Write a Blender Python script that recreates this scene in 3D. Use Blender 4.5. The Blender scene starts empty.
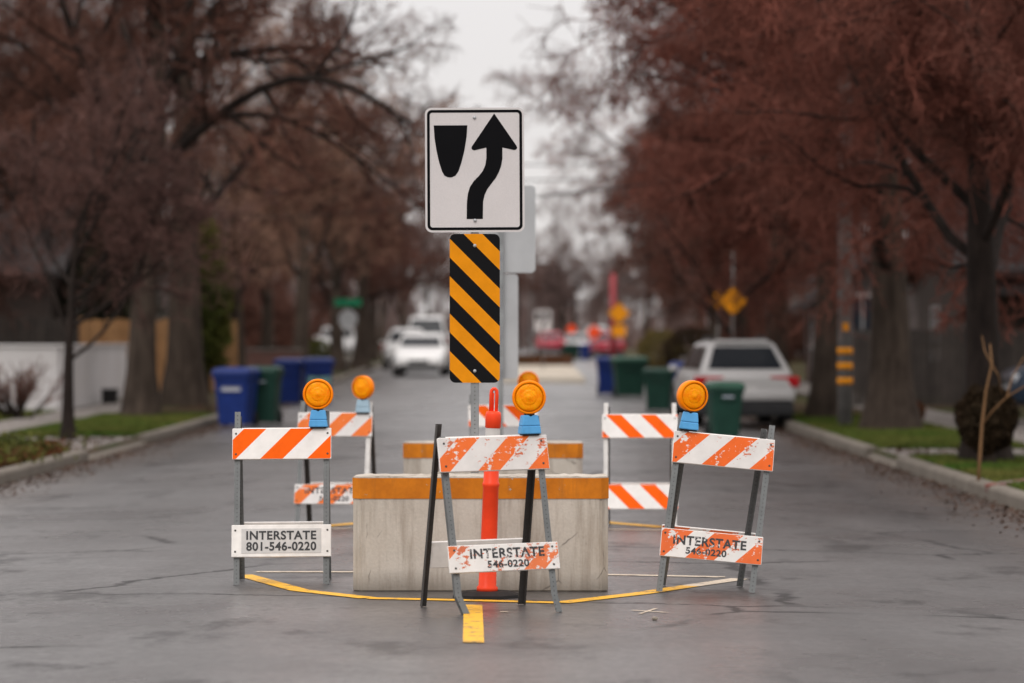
import bpy, bmesh, math, random
import numpy as np
from mathutils import Vector, Matrix, Quaternion

R = math.radians
scene = bpy.context.scene
COL = scene.collection

# ------------------------------------------------------------------ camera
F = 120.0 / 36.0 * 1024.0          # focal length in pixels
EYE = 1.5
VX, VY = 523.0, 340.0              # vanishing point of the street
cam_data = bpy.data.cameras.new("camera")
cam = bpy.data.objects.new("camera", cam_data)
COL.objects.link(cam)
cam.location = (0, 0, EYE)
cam.rotation_euler = (R(90), 0, 0)
cam_data.lens = 120.0
cam_data.sensor_width = 36.0
cam_data.shift_x = -(VX - 512.0) / 1024.0
cam_data.shift_y = (VY - 341.5) / 1024.0
cam_data.clip_start = 0.5
cam_data.clip_end = 3000
cam_data.dof.use_dof = True
cam_data.dof.focus_distance = 20.3
cam_data.dof.aperture_fstop = 1.85
scene.camera = cam

# ------------------------------------------------------------------ sky and light
world = bpy.data.worlds.new("World")
scene.world = world
world.use_nodes = True
wt = world.node_tree
wt.nodes.clear()
w_out = wt.nodes.new("ShaderNodeOutputWorld")
w_bg = wt.nodes.new("ShaderNodeBackground")
sky = wt.nodes.new("ShaderNodeTexSky")
sky.sky_type = 'NISHITA'
sky.sun_disc = False
SUN_ELEV, SUN_ROT = R(50), R(200)
sky.sun_elevation = SUN_ELEV
sky.sun_rotation = SUN_ROT
# overcast: a grey cloud layer over the clear sky, brighter overhead than near the horizon
geo = wt.nodes.new("ShaderNodeTexCoord")
sep = wt.nodes.new("ShaderNodeSeparateXYZ")
ramp = wt.nodes.new("ShaderNodeValToRGB")
ramp.color_ramp.elements[0].position = 0.0
ramp.color_ramp.elements[0].color = (6.1, 5.82, 5.78, 1)
ramp.color_ramp.elements[1].position = 0.9
ramp.color_ramp.elements[1].color = (13.6, 12.9, 12.6, 1)
cl_map = wt.nodes.new("ShaderNodeMapping")
cl_map.inputs['Scale'].default_value = (1, 1, 3)
cl_noise = wt.nodes.new("ShaderNodeTexNoise")
cl_noise.inputs['Scale'].default_value = 3.0
cl_noise.inputs['Detail'].default_value = 4.0
cl_mr = wt.nodes.new("ShaderNodeMapRange")
cl_mr.inputs['To Min'].default_value = 0.88
cl_mr.inputs['To Max'].default_value = 1.1
cl_mul = wt.nodes.new("ShaderNodeMixRGB")
cl_mul.blend_type = 'MULTIPLY'
cl_mul.inputs['Fac'].default_value = 1.0
mix = wt.nodes.new("ShaderNodeMixRGB")
mix.inputs['Fac'].default_value = 0.93
L = wt.links.new
L(geo.outputs['Generated'], sep.inputs[0])
L(sep.outputs['Z'], ramp.inputs['Fac'])
L(geo.outputs['Generated'], cl_map.inputs['Vector'])
L(cl_map.outputs['Vector'], cl_noise.inputs['Vector'])
L(cl_noise.outputs['Fac'], cl_mr.inputs['Value'])
L(ramp.outputs['Color'], cl_mul.inputs['Color1'])
L(cl_mr.outputs['Result'], cl_mul.inputs['Color2'])
L(sky.outputs['Color'], mix.inputs['Color1'])
L(cl_mul.outputs['Color'], mix.inputs['Color2'])
L(mix.outputs['Color'], w_bg.inputs['Color'])
w_bg.inputs['Strength'].default_value = 0.1
L(w_bg.outputs['Background'], w_out.inputs['Surface'])

sun_data = bpy.data.lights.new("sun", 'SUN')
sun_data.energy = 1.0
sun_data.angle = R(35)
sun_data.color = (1.0, 0.97, 0.93)
sun = bpy.data.objects.new("sun", sun_data)
COL.objects.link(sun)
sd = Vector((math.sin(SUN_ROT) * math.cos(SUN_ELEV), math.cos(SUN_ROT) * math.cos(SUN_ELEV), math.sin(SUN_ELEV)))
sun.rotation_euler = sd.to_track_quat('Z', 'Y').to_euler()
sun.location = (0, -20, 40)

scene.view_settings.view_transform = 'Standard'
scene.view_settings.look = 'None'
scene.view_settings.gamma = 1.0
scene.view_settings.use_curve_mapping = False
scene.view_settings.exposure = 0.36

# ------------------------------------------------------------------ the lie of the land
RXL, RXR, RXC, RXH = -5.8, 4.7, -0.55, 5.25     # kerb faces, crown and half width of the road
def zl(d):
    t = min(max((d - 50.0) / 120.0, 0.0), 1.0)
    return 0.6 * t * t * (3 - 2 * t)
def road_z(x, d):
    return zl(d) - 0.12 * ((x - RXC) / RXH) ** 2
def px(u, d):
    return (u - VX) * d / F
def pz(v, d):
    return EYE + (VY - v) * d / F

# ------------------------------------------------------------------ material helpers
def new_mat(name):
    m = bpy.data.materials.new(name)
    m.use_nodes = True
    nt = m.node_tree
    return m, nt, nt.nodes['Principled BSDF']
def coord(nt, kind='Object', scale=None):
    tc = nt.nodes.new("ShaderNodeTexCoord")
    if kind == 'World':
        g = nt.nodes.new("ShaderNodeNewGeometry")
        out = g.outputs['Position']
    else:
        out = tc.outputs[kind]
    if scale is not None:
        mp = nt.nodes.new("ShaderNodeMapping")
        mp.inputs['Scale'].default_value = scale
        nt.links.new(out, mp.inputs['Vector'])
        out = mp.outputs['Vector']
    return out
def noise(nt, vec, scale, detail=4, rough=0.55):
    n = nt.nodes.new("ShaderNodeTexNoise")
    n.inputs['Scale'].default_value = scale
    n.inputs['Detail'].default_value = detail
    n.inputs['Roughness'].default_value = rough
    nt.links.new(vec, n.inputs['Vector'])
    return n.outputs['Fac']
def math_(nt, op, a, b=None, c=None):
    n = nt.nodes.new("ShaderNodeMath")
    n.operation = op
    for i, v in enumerate((a, b, c)):
        if v is None: continue
        if isinstance(v, (int, float)): n.inputs[i].default_value = v
        else: nt.links.new(v, n.inputs[i])
    return n.outputs[0]
def mapr(nt, v, a, b, c, d):
    n = nt.nodes.new("ShaderNodeMapRange")
    n.inputs['From Min'].default_value = a
    n.inputs['From Max'].default_value = b
    n.inputs['To Min'].default_value = c
    n.inputs['To Max'].default_value = d
    nt.links.new(v, n.inputs['Value'])
    return n.outputs['Result']
def mixc(nt, fac, a, b, blend='MIX'):
    n = nt.nodes.new("ShaderNodeMixRGB")
    n.blend_type = blend
    if isinstance(fac, (int, float)): n.inputs['Fac'].default_value = fac
    else: nt.links.new(fac, n.inputs['Fac'])
    for s, v in (('Color1', a), ('Color2', b)):
        if isinstance(v, tuple): n.inputs[s].default_value = (v[0], v[1], v[2], 1)
        else: nt.links.new(v, n.inputs[s])
    return n.outputs['Color']
def bump(nt, bsdf, h, strength=0.3, dist=0.01):
    b = nt.nodes.new("ShaderNodeBump")
    b.inputs['Strength'].default_value = strength
    b.inputs['Distance'].default_value = dist
    nt.links.new(h, b.inputs['Height'])
    nt.links.new(b.outputs['Normal'], bsdf.inputs['Normal'])
def simple(name, col, rough=0.6, metal=0.0, var=0.25, scale=6.0, spec=None, bumps=0.0, kind='Object', emit=0.0):
    m, nt, b = new_mat(name)
    v = coord(nt, kind)
    n = noise(nt, v, scale, 5)
    f = mapr(nt, n, 0.3, 0.7, 1 - var, 1 + var * 0.6)
    c = mixc(nt, 1.0, col, f, 'MULTIPLY')
    nt.links.new(c, b.inputs['Base Color'])
    b.inputs['Roughness'].default_value = rough
    b.inputs['Metallic'].default_value = metal
    b.inputs['Specular IOR Level'].default_value = 0.2 if spec is None else spec
    if bumps: bump(nt, b, n, bumps, 0.02)
    if emit:
        b.inputs['Emission Color'].default_value = (*col, 1)
        b.inputs['Emission Strength'].default_value = emit
    return m

def stripe_mat(name, orange, white, period, duty, direction, phase, wear=0.0, under=(0.74, 0.71, 0.68), rough=0.4):
    """diagonal stripes of reflective sheeting on a board, with scratches down to the plate"""
    m, nt, b = new_mat(name)
    v = coord(nt, 'Object')
    s = nt.nodes.new("ShaderNodeSeparateXYZ")
    nt.links.new(v, s.inputs[0])
    zz = math_(nt, 'MULTIPLY', s.outputs['Z'], -1.0 * direction)
    t = math_(nt, 'ADD', s.outputs['X'], zz)
    t = math_(nt, 'DIVIDE', math_(nt, 'ADD', t, phase + 10 * period), period)
    fr = math_(nt, 'FRACT', t)
    is_o = math_(nt, 'LESS_THAN', fr, duty)
    dn = mapr(nt, noise(nt, v, 9, 5, 0.6), 0.3, 0.75, 1.0, 0.82)
    c = mixc(nt, is_o, white, orange)
    if wear > 0:
        w1 = noise(nt, v, 11, 8, 0.68)
        w2 = noise(nt, coord(nt, 'Object', (1.0, 1.0, 2.2)), 34, 6, 0.7)
        ww = math_(nt, 'ADD', math_(nt, 'MULTIPLY', w1, 0.62), math_(nt, 'MULTIPLY', w2, 0.38))
        hit = math_(nt, 'GREATER_THAN', ww, 0.66 - wear * 0.16)
        inv = mixc(nt, is_o, (0.60, 0.17, 0.09), under)      # peeled white shows faded red below, peeled orange shows white
        c = mixc(nt, hit, c, inv)
        w3 = math_(nt, 'GREATER_THAN', noise(nt, coord(nt, 'Object', (3.0, 1.0, 1.0)), 15, 9, 0.75), 0.66)
        c = mixc(nt, w3, c, under)
    c = mixc(nt, 1.0, c, dn, 'MULTIPLY')
    nt.links.new(c, b.inputs['Base Color'])
    b.inputs['Roughness'].default_value = rough
    b.inputs['Specular IOR Level'].default_value = 0.06
    return m

# ------------------------------------------------------------------ object helpers
def tag(o, label=None, cat=None, group=None, kind=None):
    if label: o['label'] = label
    if cat: o['category'] = cat
    if group: o['group'] = group
    if kind: o['kind'] = kind
    return o
def empty(name, loc, rz=0.0):
    o = bpy.data.objects.new(name, None)
    COL.objects.link(o)
    o.location = loc
    o.rotation_euler = (0, 0, rz)
    o.empty_display_size = 0.2
    return o
def link_mesh(name, me, mats, parent=None, loc=(0, 0, 0), rot=None, smooth=False):
    for m in (mats if isinstance(mats, (list, tuple)) else [mats]):
        me.materials.append(m)
    o = bpy.data.objects.new(name, me)
    COL.objects.link(o)
    o.parent = parent
    o.location = loc
    if rot is not None:
        if isinstance(rot, Quaternion):
            o.rotation_mode = 'QUATERNION'; o.rotation_quaternion = rot
        else:
            o.rotation_euler = rot
    if smooth:
        me.polygons.foreach_set('use_smooth', [True] * len(me.polygons))
    return o
def np_mesh(name, V, Fc):
    """mesh from a vertex array and a (n,k) face array (quads or triangles)"""
    me = bpy.data.meshes.new(name)
    V = np.asarray(V, dtype=np.float32); Fc = np.asarray(Fc, dtype=np.int32)
    n, k = Fc.shape
    me.vertices.add(len(V)); me.vertices.foreach_set('co', V.ravel())
    me.loops.add(n * k); me.loops.foreach_set('vertex_index', Fc.ravel())
    me.polygons.add(n); me.polygons.foreach_set('loop_start', np.arange(0, n * k, k, dtype=np.int32))
    me.update(calc_edges=True)
    return me

class MB:
    """collects shapes, links them as one mesh object"""
    def __init__(self):
        self.bm = bmesh.new()
    def face(self, pts, mi=0):
        f = self.bm.faces.new([self.bm.verts.new(p) for p in pts]); f.material_index = mi; return f
    def box(self, c, s, mi=0, bev=0.0, mat=None, seg=2):
        bm2 = bmesh.new()
        bmesh.ops.create_cube(bm2, size=1.0)
        for v in bm2.verts: v.co = Vector((v.co.x * s[0], v.co.y * s[1], v.co.z * s[2]))
        if bev > 0:
            bmesh.ops.bevel(bm2, geom=list(bm2.edges), offset=bev, segments=seg, affect='EDGES', profile=0.6)
        for v in bm2.verts:
            v.co = (mat @ v.co if mat is not None else v.co) + Vector(c)
        self.merge(bm2, mi)
    def merge(self, bm2, mi=None):
        mp = {}
        for v in bm2.verts: mp[v] = self.bm.verts.new(v.co)
        for f in bm2.faces:
            try:
                g = self.bm.faces.new([mp[v] for v in f.verts])
                g.material_index = f.material_index if mi is None else mi
                g.smooth = f.smooth
            except ValueError: pass
        bm2.free()
    def tube(self, pts, radii, k=8, mi=0, cap=True, smooth=True):
        pts = [Vector(p) for p in pts]
        if isinstance(radii, (int, float)): radii = [radii] * len(pts)
        rings = []
        ref = None
        for i, p in enumerate(pts):
            t = (pts[min(i + 1, len(pts) - 1)] - pts[max(i - 1, 0)]).normalized()
            if ref is None:
                ref = Vector((1, 0, 0)) if abs(t.x) < 0.9 else Vector((0, 1, 0))
            a = (ref - t * ref.dot(t)).normalized(); ref = a
            b = t.cross(a)
            rings.append([self.bm.verts.new(p + (a * math.cos(2 * math.pi * j / k) + b * math.sin(2 * math.pi * j / k)) * radii[i]) for j in range(k)])
        for i in range(len(rings) - 1):
            for j in range(k):
                f = self.bm.faces.new((rings[i][j], rings[i][(j + 1) % k], rings[i + 1][(j + 1) % k], rings[i + 1][j]))
                f.material_index = mi; f.smooth = smooth
        if cap:
            for r in (list(reversed(rings[0])), rings[-1]):
                f = self.bm.faces.new(r); f.material_index = mi
    def lathe(self, prof, k=24, mi=0, mat=None, smooth=True, closed=False):
        """prof: list of (radius, z)"""
        rings = []
        for r, z in prof:
            if r < 1e-6:
                p = Vector((0, 0, z)); rings.append([self.bm.verts.new(mat @ p if mat else p)])
            else:
                ring = []
                for j in range(k):
                    p = Vector((r * math.cos(2 * math.pi * j / k), r * math.sin(2 * math.pi * j / k), z))
                    ring.append(self.bm.verts.new(mat @ p if mat else p))
                rings.append(ring)
        for a, b in zip(rings[:-1], rings[1:]):
            if len(a) == 1 and len(b) == 1: continue
            for j in range(k):
                j2 = (j + 1) % k
                if len(a) == 1: vs = (a[0], b[j2], b[j])
                elif len(b) == 1: vs = (a[j], a[j2], b[0])
                else: vs = (a[j], a[j2], b[j2], b[j])
                f = self.bm.faces.new(vs); f.material_index = mi; f.smooth = smooth
    def prism(self, poly, y0, y1, mi=0, mi_back=None):
        """polygon in x,z (counter clockwise seen from -y) pushed from y0 (front) to y1"""
        a = [self.bm.verts.new((p[0], y0, p[1])) for p in poly]
        b = [self.bm.verts.new((p[0], y1, p[1])) for p in poly]
        f = self.bm.faces.new(a); f.material_index = mi
        g = self.bm.faces.new(list(reversed(b))); g.material_index = mi if mi_back is None else mi_back
        n = len(poly)
        for i in range(n):
            h = self.bm.faces.new((a[i], b[i], b[(i + 1) % n], a[(i + 1) % n])); h.material_index = mi if mi_back is None else mi_back
    def add_mesh(self, me, matrix, mi):
        mp = [self.bm.verts.new(matrix @ v.co) for v in me.vertices]
        for p in me.polygons:
            try:
                f = self.bm.faces.new([mp[i] for i in p.vertices]); f.material_index = mi
            except ValueError: pass
    def build(self, name, mats, parent=None, loc=(0, 0, 0), rot=None, bevel=0.0, normals=True):
        if normals: bmesh.ops.recalc_face_normals(self.bm, faces=list(self.bm.faces))
        me = bpy.data.meshes.new(name)
        self.bm.to_mesh(me); self.bm.free()
        o = link_mesh(name, me, mats, parent, loc, rot)
        if bevel:
            md = o.modifiers.new('bevel', 'BEVEL'); md.width = bevel; md.segments = 2; md.limit_method = 'ANGLE'
        return o
def copy_tree(o, parent=None):
    c = o.copy(); COL.objects.link(c); c.parent = parent
    for ch in list(o.children): copy_tree(ch, c)
    return c

def round_rect(w, h, r, n=5):
    pts = []
    for cx, cz, a0 in ((w / 2 - r, -h / 2 + r, -90), (w / 2 - r, h / 2 - r, 0), (-w / 2 + r, h / 2 - r, 90), (-w / 2 + r, -h / 2 + r, 180)):
        for i in range(n + 1):
            a = R(a0 + 90.0 * i / n)
            pts.append((cx + r * math.cos(a), cz + r * math.sin(a)))
    return pts

_txt = {}
def text_mesh(s):
    if s not in _txt:
        cu = bpy.data.curves.new('lettering', 'FONT')
        cu.body = s
        cu.align_x = 'CENTER'; cu.offset = 0.03; cu.space_character = 1.08
        o = bpy.data.objects.new('lettering', cu); COL.objects.link(o)
        dg = bpy.context.evaluated_depsgraph_get(); dg.update()
        me = bpy.data.meshes.new_from_object(o.evaluated_get(dg))
        bpy.data.objects.remove(o)
        _txt[s] = me
    return _txt[s]
def put_text(mb, s, cx, cz, w, h, y, mi):
    """lettering w wide and h high, centred on cx, cz of a board's front"""
    me = text_mesh(s)
    xs = [v.co.x for v in me.vertices]; ys = [v.co.y for v in me.vertices]
    x0, x1, y0, y1 = min(xs), max(xs), min(ys), max(ys)
    sx, sy = w / (x1 - x0), h / (y1 - y0)
    M = Matrix(((sx, 0, 0, cx - sx * (x0 + x1) / 2), (0, 0, 0, y), (0, sy, 0, cz - sy * (y0 + y1) / 2), (0, 0, 0, 1)))
    mb.add_mesh(me, M, mi)

# ================================================================== materials
def road_material():
    m, nt, b = new_mat('wet_asphalt')
    v = coord(nt, 'World')
    big = noise(nt, coord(nt, 'World', (0.55, 0.16, 1)), 1.0, 5, 0.6)
    streak = noise(nt, coord(nt, 'World', (1.6, 0.10, 1)), 1.0, 3, 0.5)
    fine = noise(nt, v, 95, 3, 0.7)
    agg = nt.nodes.new("ShaderNodeTexVoronoi"); agg.inputs['Scale'].default_value = 140
    nt.links.new(v, agg.inputs['Vector'])
    c = mixc(nt, mapr(nt, big, 0.3, 0.7, 0, 1), (0.027, 0.024, 0.024), (0.052, 0.046, 0.046))
    c = mixc(nt, 1.0, c, mapr(nt, streak, 0.3, 0.7, 0.74, 1.2), 'MULTIPLY')
    c = mixc(nt, 1.0, c, mapr(nt, fine, 0.25, 0.75, 0.66, 1.36), 'MULTIPLY')
    grain = noise(nt, coord(nt, 'World', (1, 0.5, 1)), 17, 9, 0.82)
    c = mixc(nt, 1.0, c, mapr(nt, grain, 0.3, 0.7, 0.62, 1.4), 'MULTIPLY')
    c = mixc(nt, 1.0, c, mapr(nt, agg.outputs['Distance'], 0.0, 0.6, 1.12, 0.85), 'MULTIPLY')
    # cracks: warped cell edges, broken up by a mask; mostly across the street
    wob = nt.nodes.new("ShaderNodeTexNoise"); wob.inputs['Scale'].default_value = 1.6; wob.inputs['Detail'].default_value = 9; wob.inputs['Roughness'].default_value = 0.68
    nt.links.new(v, wob.inputs['Vector'])
    wv = mixc(nt, 0.55, v, wob.outputs['Color'], 'ADD')
    mp = nt.nodes.new("ShaderNodeMapping"); mp.inputs['Scale'].default_value = (0.22, 0.34, 0.0)
    nt.links.new(wv, mp.inputs['Vector'])
    vo = nt.nodes.new("ShaderNodeTexVoronoi"); vo.feature = 'DISTANCE_TO_EDGE'; vo.inputs['Scale'].default_value = 1.0
    nt.links.new(mp.outputs['Vector'], vo.inputs['Vector'])
    crack = mapr(nt, vo.outputs['Distance'], 0.004, 0.014, 1.0, 0.0)
    mask = mapr(nt, noise(nt, v, 0.33, 3), 0.46, 0.52, 0.0, 1.0)
    crack = math_(nt, 'MULTIPLY', crack, mask)
    # soaked hollows: small dark damp patches
    damp = mapr(nt, noise(nt, coord(nt, 'World', (1.1, 0.62, 1)), 0.9, 7, 0.7), 0.555, 0.63, 0.0, 1.0)
    dark = math_(nt, 'MAXIMUM', crack, math_(nt, 'MULTIPLY', damp, 0.75))
    c = mixc(nt, dark, c, (0.013, 0.011, 0.011))
    # specks of grit and leaf
    sp = nt.nodes.new("ShaderNodeTexVoronoi"); sp.inputs['Scale'].default_value = 7.0
    nt.links.new(v, sp.inputs['Vector'])
    spk = math_(nt, 'LESS_THAN', sp.outputs['Distance'], 0.075)
    c = mixc(nt, math_(nt, 'MULTIPLY', spk, 0.7), c, (0.03, 0.02, 0.015))
    # brown dirt washed to the gutters
    sx = nt.nodes.new("ShaderNodeSeparateXYZ"); nt.links.new(v, sx.inputs[0])
    off = math_(nt, 'ABSOLUTE', math_(nt, 'SUBTRACT', sx.outputs['X'], RXC))
    edge = mapr(nt, off, RXH - 1.3, RXH - 0.15, 0.0, 1.0)
    edge = math_(nt, 'MULTIPLY', edge, mapr(nt, noise(nt, coord(nt, 'World', (1.2, 0.5, 1)), 1.6, 6, 0.65), 0.36, 0.6, 0.1, 1.0))
    c = mixc(nt, math_(nt, 'MULTIPLY', edge, 0.85), c, (0.082, 0.058, 0.044))
    nt.links.new(c, b.inputs['Base Color'])
    r = mapr(nt, big, 0.3, 0.7, 0.42, 0.56)
    r = math_(nt, 'SUBTRACT', r, math_(nt, 'MULTIPLY', damp, 0.08))
    nt.links.new(r, b.inputs['Roughness'])
    nt.links.new(mapr(nt, dark, 0, 1, 0.85, 0.25), b.inputs['Specular IOR Level'])
    # the thin film of water on a wet street, drying off in streaks
    film = mapr(nt, noise(nt, coord(nt, 'World', (0.45, 0.55, 1)), 0.9, 7, 0.68), 0.40, 0.56, 0.55, 1.0)
    film = math_(nt, 'MULTIPLY', film, mapr(nt, dark, 0, 1, 1.0, 0.12))
    film = math_(nt, 'MULTIPLY', film, mapr(nt, grain, 0.3, 0.7, 0.5, 1.3))
    nt.links.new(film, b.inputs['Coat Weight'])
    b.inputs['Coat IOR'].default_value = 1.4
    nt.links.new(mapr(nt, noise(nt, coord(nt, 'World', (0.5, 0.3, 1)), 0.8, 5, 0.65), 0.35, 0.65, 0.24, 0.38), b.inputs['Coat Roughness'])
    h = math_(nt, 'ADD', fine, math_(nt, 'MULTIPLY', crack, -2.0))
    bump(nt, b, h, 0.7, 0.005)
    cb = nt.nodes.new("ShaderNodeBump"); cb.inputs['Strength'].default_value = 0.25; cb.inputs['Distance'].default_value = 0.004
    nt.links.new(math_(nt, 'ADD', grain, fine), cb.inputs['Height'])
    nt.links.new(cb.outputs['Normal'], b.inputs['Coat Normal'])
    return m
M_ROAD = road_material()

def concrete(name, col, stain=(0.10, 0.085, 0.07), scale=3.0, streaks=False, band=None):
    m, nt, b = new_mat(name)
    v = coord(nt, 'Object')
    n1 = noise(nt, v, scale, 6, 0.6)
    n2 = noise(nt, v, 60, 4, 0.6)
    c = mixc(nt, mapr(nt, n1, 0.35, 0.7, 0.0, 0.5), col, stain)
    c = mixc(nt, 1.0, c, mapr(nt, n2, 0.3, 0.7, 0.93, 1.05), 'MULTIPLY')
    if streaks:
        s = noise(nt, coord(nt, 'Object', (1.0, 1.0, 0.10)), 9, 6, 0.65)
        c = mixc(nt, mapr(nt, s, 0.46, 0.70, 0.0, 0.75), c, (0.20, 0.155, 0.115))
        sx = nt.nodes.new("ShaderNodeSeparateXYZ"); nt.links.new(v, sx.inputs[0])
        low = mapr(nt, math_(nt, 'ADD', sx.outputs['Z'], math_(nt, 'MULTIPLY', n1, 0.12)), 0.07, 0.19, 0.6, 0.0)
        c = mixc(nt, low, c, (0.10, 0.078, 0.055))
        # scuffs left by tyres and forks
        wv = mixc(nt, 0.12, v, noise(nt, v, 4, 3), 'ADD')
        mp = nt.nodes.new("ShaderNodeMapping"); mp.inputs['Scale'].default_value = (1, 1, 0.55); mp.inputs['Rotation'].default_value = (0, R(25), 0)
        nt.links.new(wv, mp.inputs['Vector'])
        vo = nt.nodes.new("ShaderNodeTexVoronoi"); vo.feature = 'DISTANCE_TO_EDGE'; vo.inputs['Scale'].default_value = 5.0
        nt.links.new(mp.outputs['Vector'], vo.inputs['Vector'])
        sc = math_(nt, 'MULTIPLY', mapr(nt, vo.outputs['Distance'], 0.006, 0.02, 1.0, 0.0), mapr(nt, noise(nt, v, 3.3, 3), 0.56, 0.62, 0.0, 0.55))
        c = mixc(nt, sc, c, (0.06, 0.05, 0.045))
    nt.links.new(c, b.inputs['Base Color'])
    b.inputs['Roughness'].default_value = 0.85
    b.inputs['Specular IOR Level'].default_value = 0.2
    bump(nt, b, n2, 0.35, 0.004)
    return m
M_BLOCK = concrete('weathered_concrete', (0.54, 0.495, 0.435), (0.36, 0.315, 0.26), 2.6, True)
M_KERB = concrete('kerb_concrete', (0.185, 0.163, 0.137), (0.075, 0.060, 0.048), 2.2)
M_WALK = concrete('pavement_concrete', (0.21, 0.19, 0.175), (0.13, 0.11, 0.10), 0.8)
M_WHITEWALL = concrete('white_painted_wall', (0.60, 0.58, 0.58), (0.46, 0.43, 0.41), 0.7)
def band_mat():
    m, nt, b = new_mat('orange_band')
    v = coord(nt, 'Object')
    c = mixc(nt, mapr(nt, noise(nt, v, 6, 6, 0.65), 0.3, 0.7, 0, 1), (0.42, 0.125, 0.010), (0.66, 0.21, 0.012))
    chip = math_(nt, 'GREATER_THAN', noise(nt, v, 16, 9, 0.75), 0.655)
    c = mixc(nt, chip, c, (0.42, 0.36, 0.28))
    st = noise(nt, coord(nt, 'Object', (1.0, 1.0, 0.12)), 12, 6, 0.65)
    c = mixc(nt, mapr(nt, st, 0.52, 0.72, 0.0, 0.5), c, (0.22, 0.09, 0.03))
    nt.links.new(c, b.inputs['Base Color']); b.inputs['Roughness'].default_value = 0.6
    b.inputs['Specular IOR Level'].default_value = 0.15
    return m
M_BAND = band_mat()

M_O, M_W = (0.95, 0.128, 0.006), (0.84, 0.81, 0.78)
M_STR_A = stripe_mat('sheeting_clean', M_O, M_W, 0.29, 0.48, 1, 0.0385)
M_STR_B = stripe_mat('sheeting_scratched', (0.80, 0.165, 0.04), (0.70, 0.665, 0.64), 0.29, 0.44, 1, 0.0045, 0.62)
M_STR_C = stripe_mat('sheeting_worn', (0.80, 0.145, 0.030), (0.72, 0.69, 0.665), 0.29, 0.48, 1, 0.0315, 0.52)
M_STR_C2 = stripe_mat('sheeting_worn_low', (0.76, 0.16, 0.05), (0.76, 0.73, 0.70), 0.30, 0.58, 1, 0.37, 0.55)
M_STR_B2 = stripe_mat('sheeting_scratched_low', (0.74, 0.20, 0.08), (0.76, 0.73, 0.70), 0.62, 0.20, 1, 0.44, 0.72)
M_STR_D = stripe_mat('sheeting_back_slope', M_O, M_W, 0.28, 0.45, -1, 0.1835)
M_STR_E = stripe_mat('sheeting_faded', (0.80, 0.19, 0.045), (0.72, 0.69, 0.67), 0.27, 0.5, 1, 0.31, 0.3)
M_PLATE = simple('white_plate', (0.80, 0.77, 0.735), 0.45, var=0.12, scale=14)
M_SHEET = simple('grey_sheeting', (0.56, 0.545, 0.53), 0.35, var=0.08, scale=30)
M_BOLT = simple('bolt_steel', (0.10, 0.095, 0.09), 0.5, 0.6, var=0.2)
def letter_mat(name, wear):
    m, nt, b = new_mat(name)
    v = coord(nt, 'Object')
    w = noise(nt, v, 26, 6, 0.7)
    hit = math_(nt, 'GREATER_THAN', w, 0.70 - wear * 0.15)
    c = mixc(nt, hit, (0.018, 0.018, 0.02), (0.55, 0.52, 0.50))
    nt.links.new(c, b.inputs['Base Color'])
    b.inputs['Roughness'].default_value = 0.5
    return m
M_LET = letter_mat('black_letters', -0.6)
M_LET_WORN = letter_mat('worn_black_letters', 0.8)

def perforated(name, col, metal, rough, holes=True):
    m, nt, b = new_mat(name)
    v = coord(nt, 'Object')
    n = noise(nt, v, 7, 6, 0.65)
    c = mixc(nt, mapr(nt, n, 0.35, 0.7, 0, 1), col, tuple(x * 0.62 for x in col))
    rust = mapr(nt, noise(nt, coord(nt, 'Object', (1, 1, 0.5)), 5, 6, 0.7), 0.60, 0.70, 0, 0.55)
    c = mixc(nt, rust, c, (0.11, 0.065, 0.045))
    if holes:
        s = nt.nodes.new("ShaderNodeSeparateXYZ"); nt.links.new(v, s.inputs[0])
        fz = math_(nt, 'SUBTRACT', math_(nt, 'FRACT', math_(nt, 'DIVIDE', math_(nt, 'ADD', s.outputs['Z'], 5), 0.0254)), 0.5)
        fz = math_(nt, 'MULTIPLY', fz, 0.0254)
        rr = math_(nt, 'ADD', math_(nt, 'POWER', fz, 2.0), math_(nt, 'POWER', s.outputs['X'], 2.0))
        hole = math_(nt, 'LESS_THAN', rr, 0.0036 ** 2)
        c = mixc(nt, math_(nt, 'MULTIPLY', hole, 0.8), c, (0.03, 0.03, 0.03))
    nt.links.new(c, b.inputs['Base Color'])
    b.inputs['Metallic'].default_value = metal
    b.inputs['Roughness'].default_value = rough
    return m
M_STEEL = perforated('galvanised_perforated_steel', (0.33, 0.345, 0.35), 0.5, 0.48)
M_LEGSTEEL = perforated('weathered_leg_steel', (0.17, 0.178, 0.178), 0.45, 0.5)
M_LEGBLACK = perforated('black_leg_steel', (0.058, 0.052, 0.048), 0.3, 0.55)
M_LEGWHITE = perforated('white_leg_paint', (0.74, 0.71, 0.68), 0.0, 0.5, False)
M_ALU = simple('bare_aluminium', (0.44, 0.45, 0.46), 0.5, 0.35, var=0.12, scale=3)
def lens_mat():
    m, nt, b = new_mat('amber_lens')
    v = coord(nt, 'Object')
    n = noise(nt, v, 22, 3)
    c = mixc(nt, mapr(nt, n, 0.35, 0.65, 0, 1), (1.0, 0.245, 0.0), (1.0, 0.37, 0.002))
    nt.links.new(c, b.inputs['Base Color'])
    b.inputs['Roughness'].default_value = 0.3
    b.inputs['Specular IOR Level'].default_value = 0.15
    b.inputs['Subsurface Weight'].default_value = 0.5
    b.inputs['Subsurface Radius'].default_value = (0.04, 0.015, 0.003)
    b.inputs['Subsurface Scale'].default_value = 0.6
    vo = nt.nodes.new("ShaderNodeTexVoronoi"); vo.inputs['Scale'].default_value = 95
    nt.links.new(v, vo.inputs['Vector'])
    bump(nt, b, vo.outputs['Distance'], 0.35, 0.004)
    return m
M_LENS = lens_mat()
M_LENSRIM = simple('amber_rim', (1.0, 0.25, 0.001), 0.35, var=0.1, spec=0.12)
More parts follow.
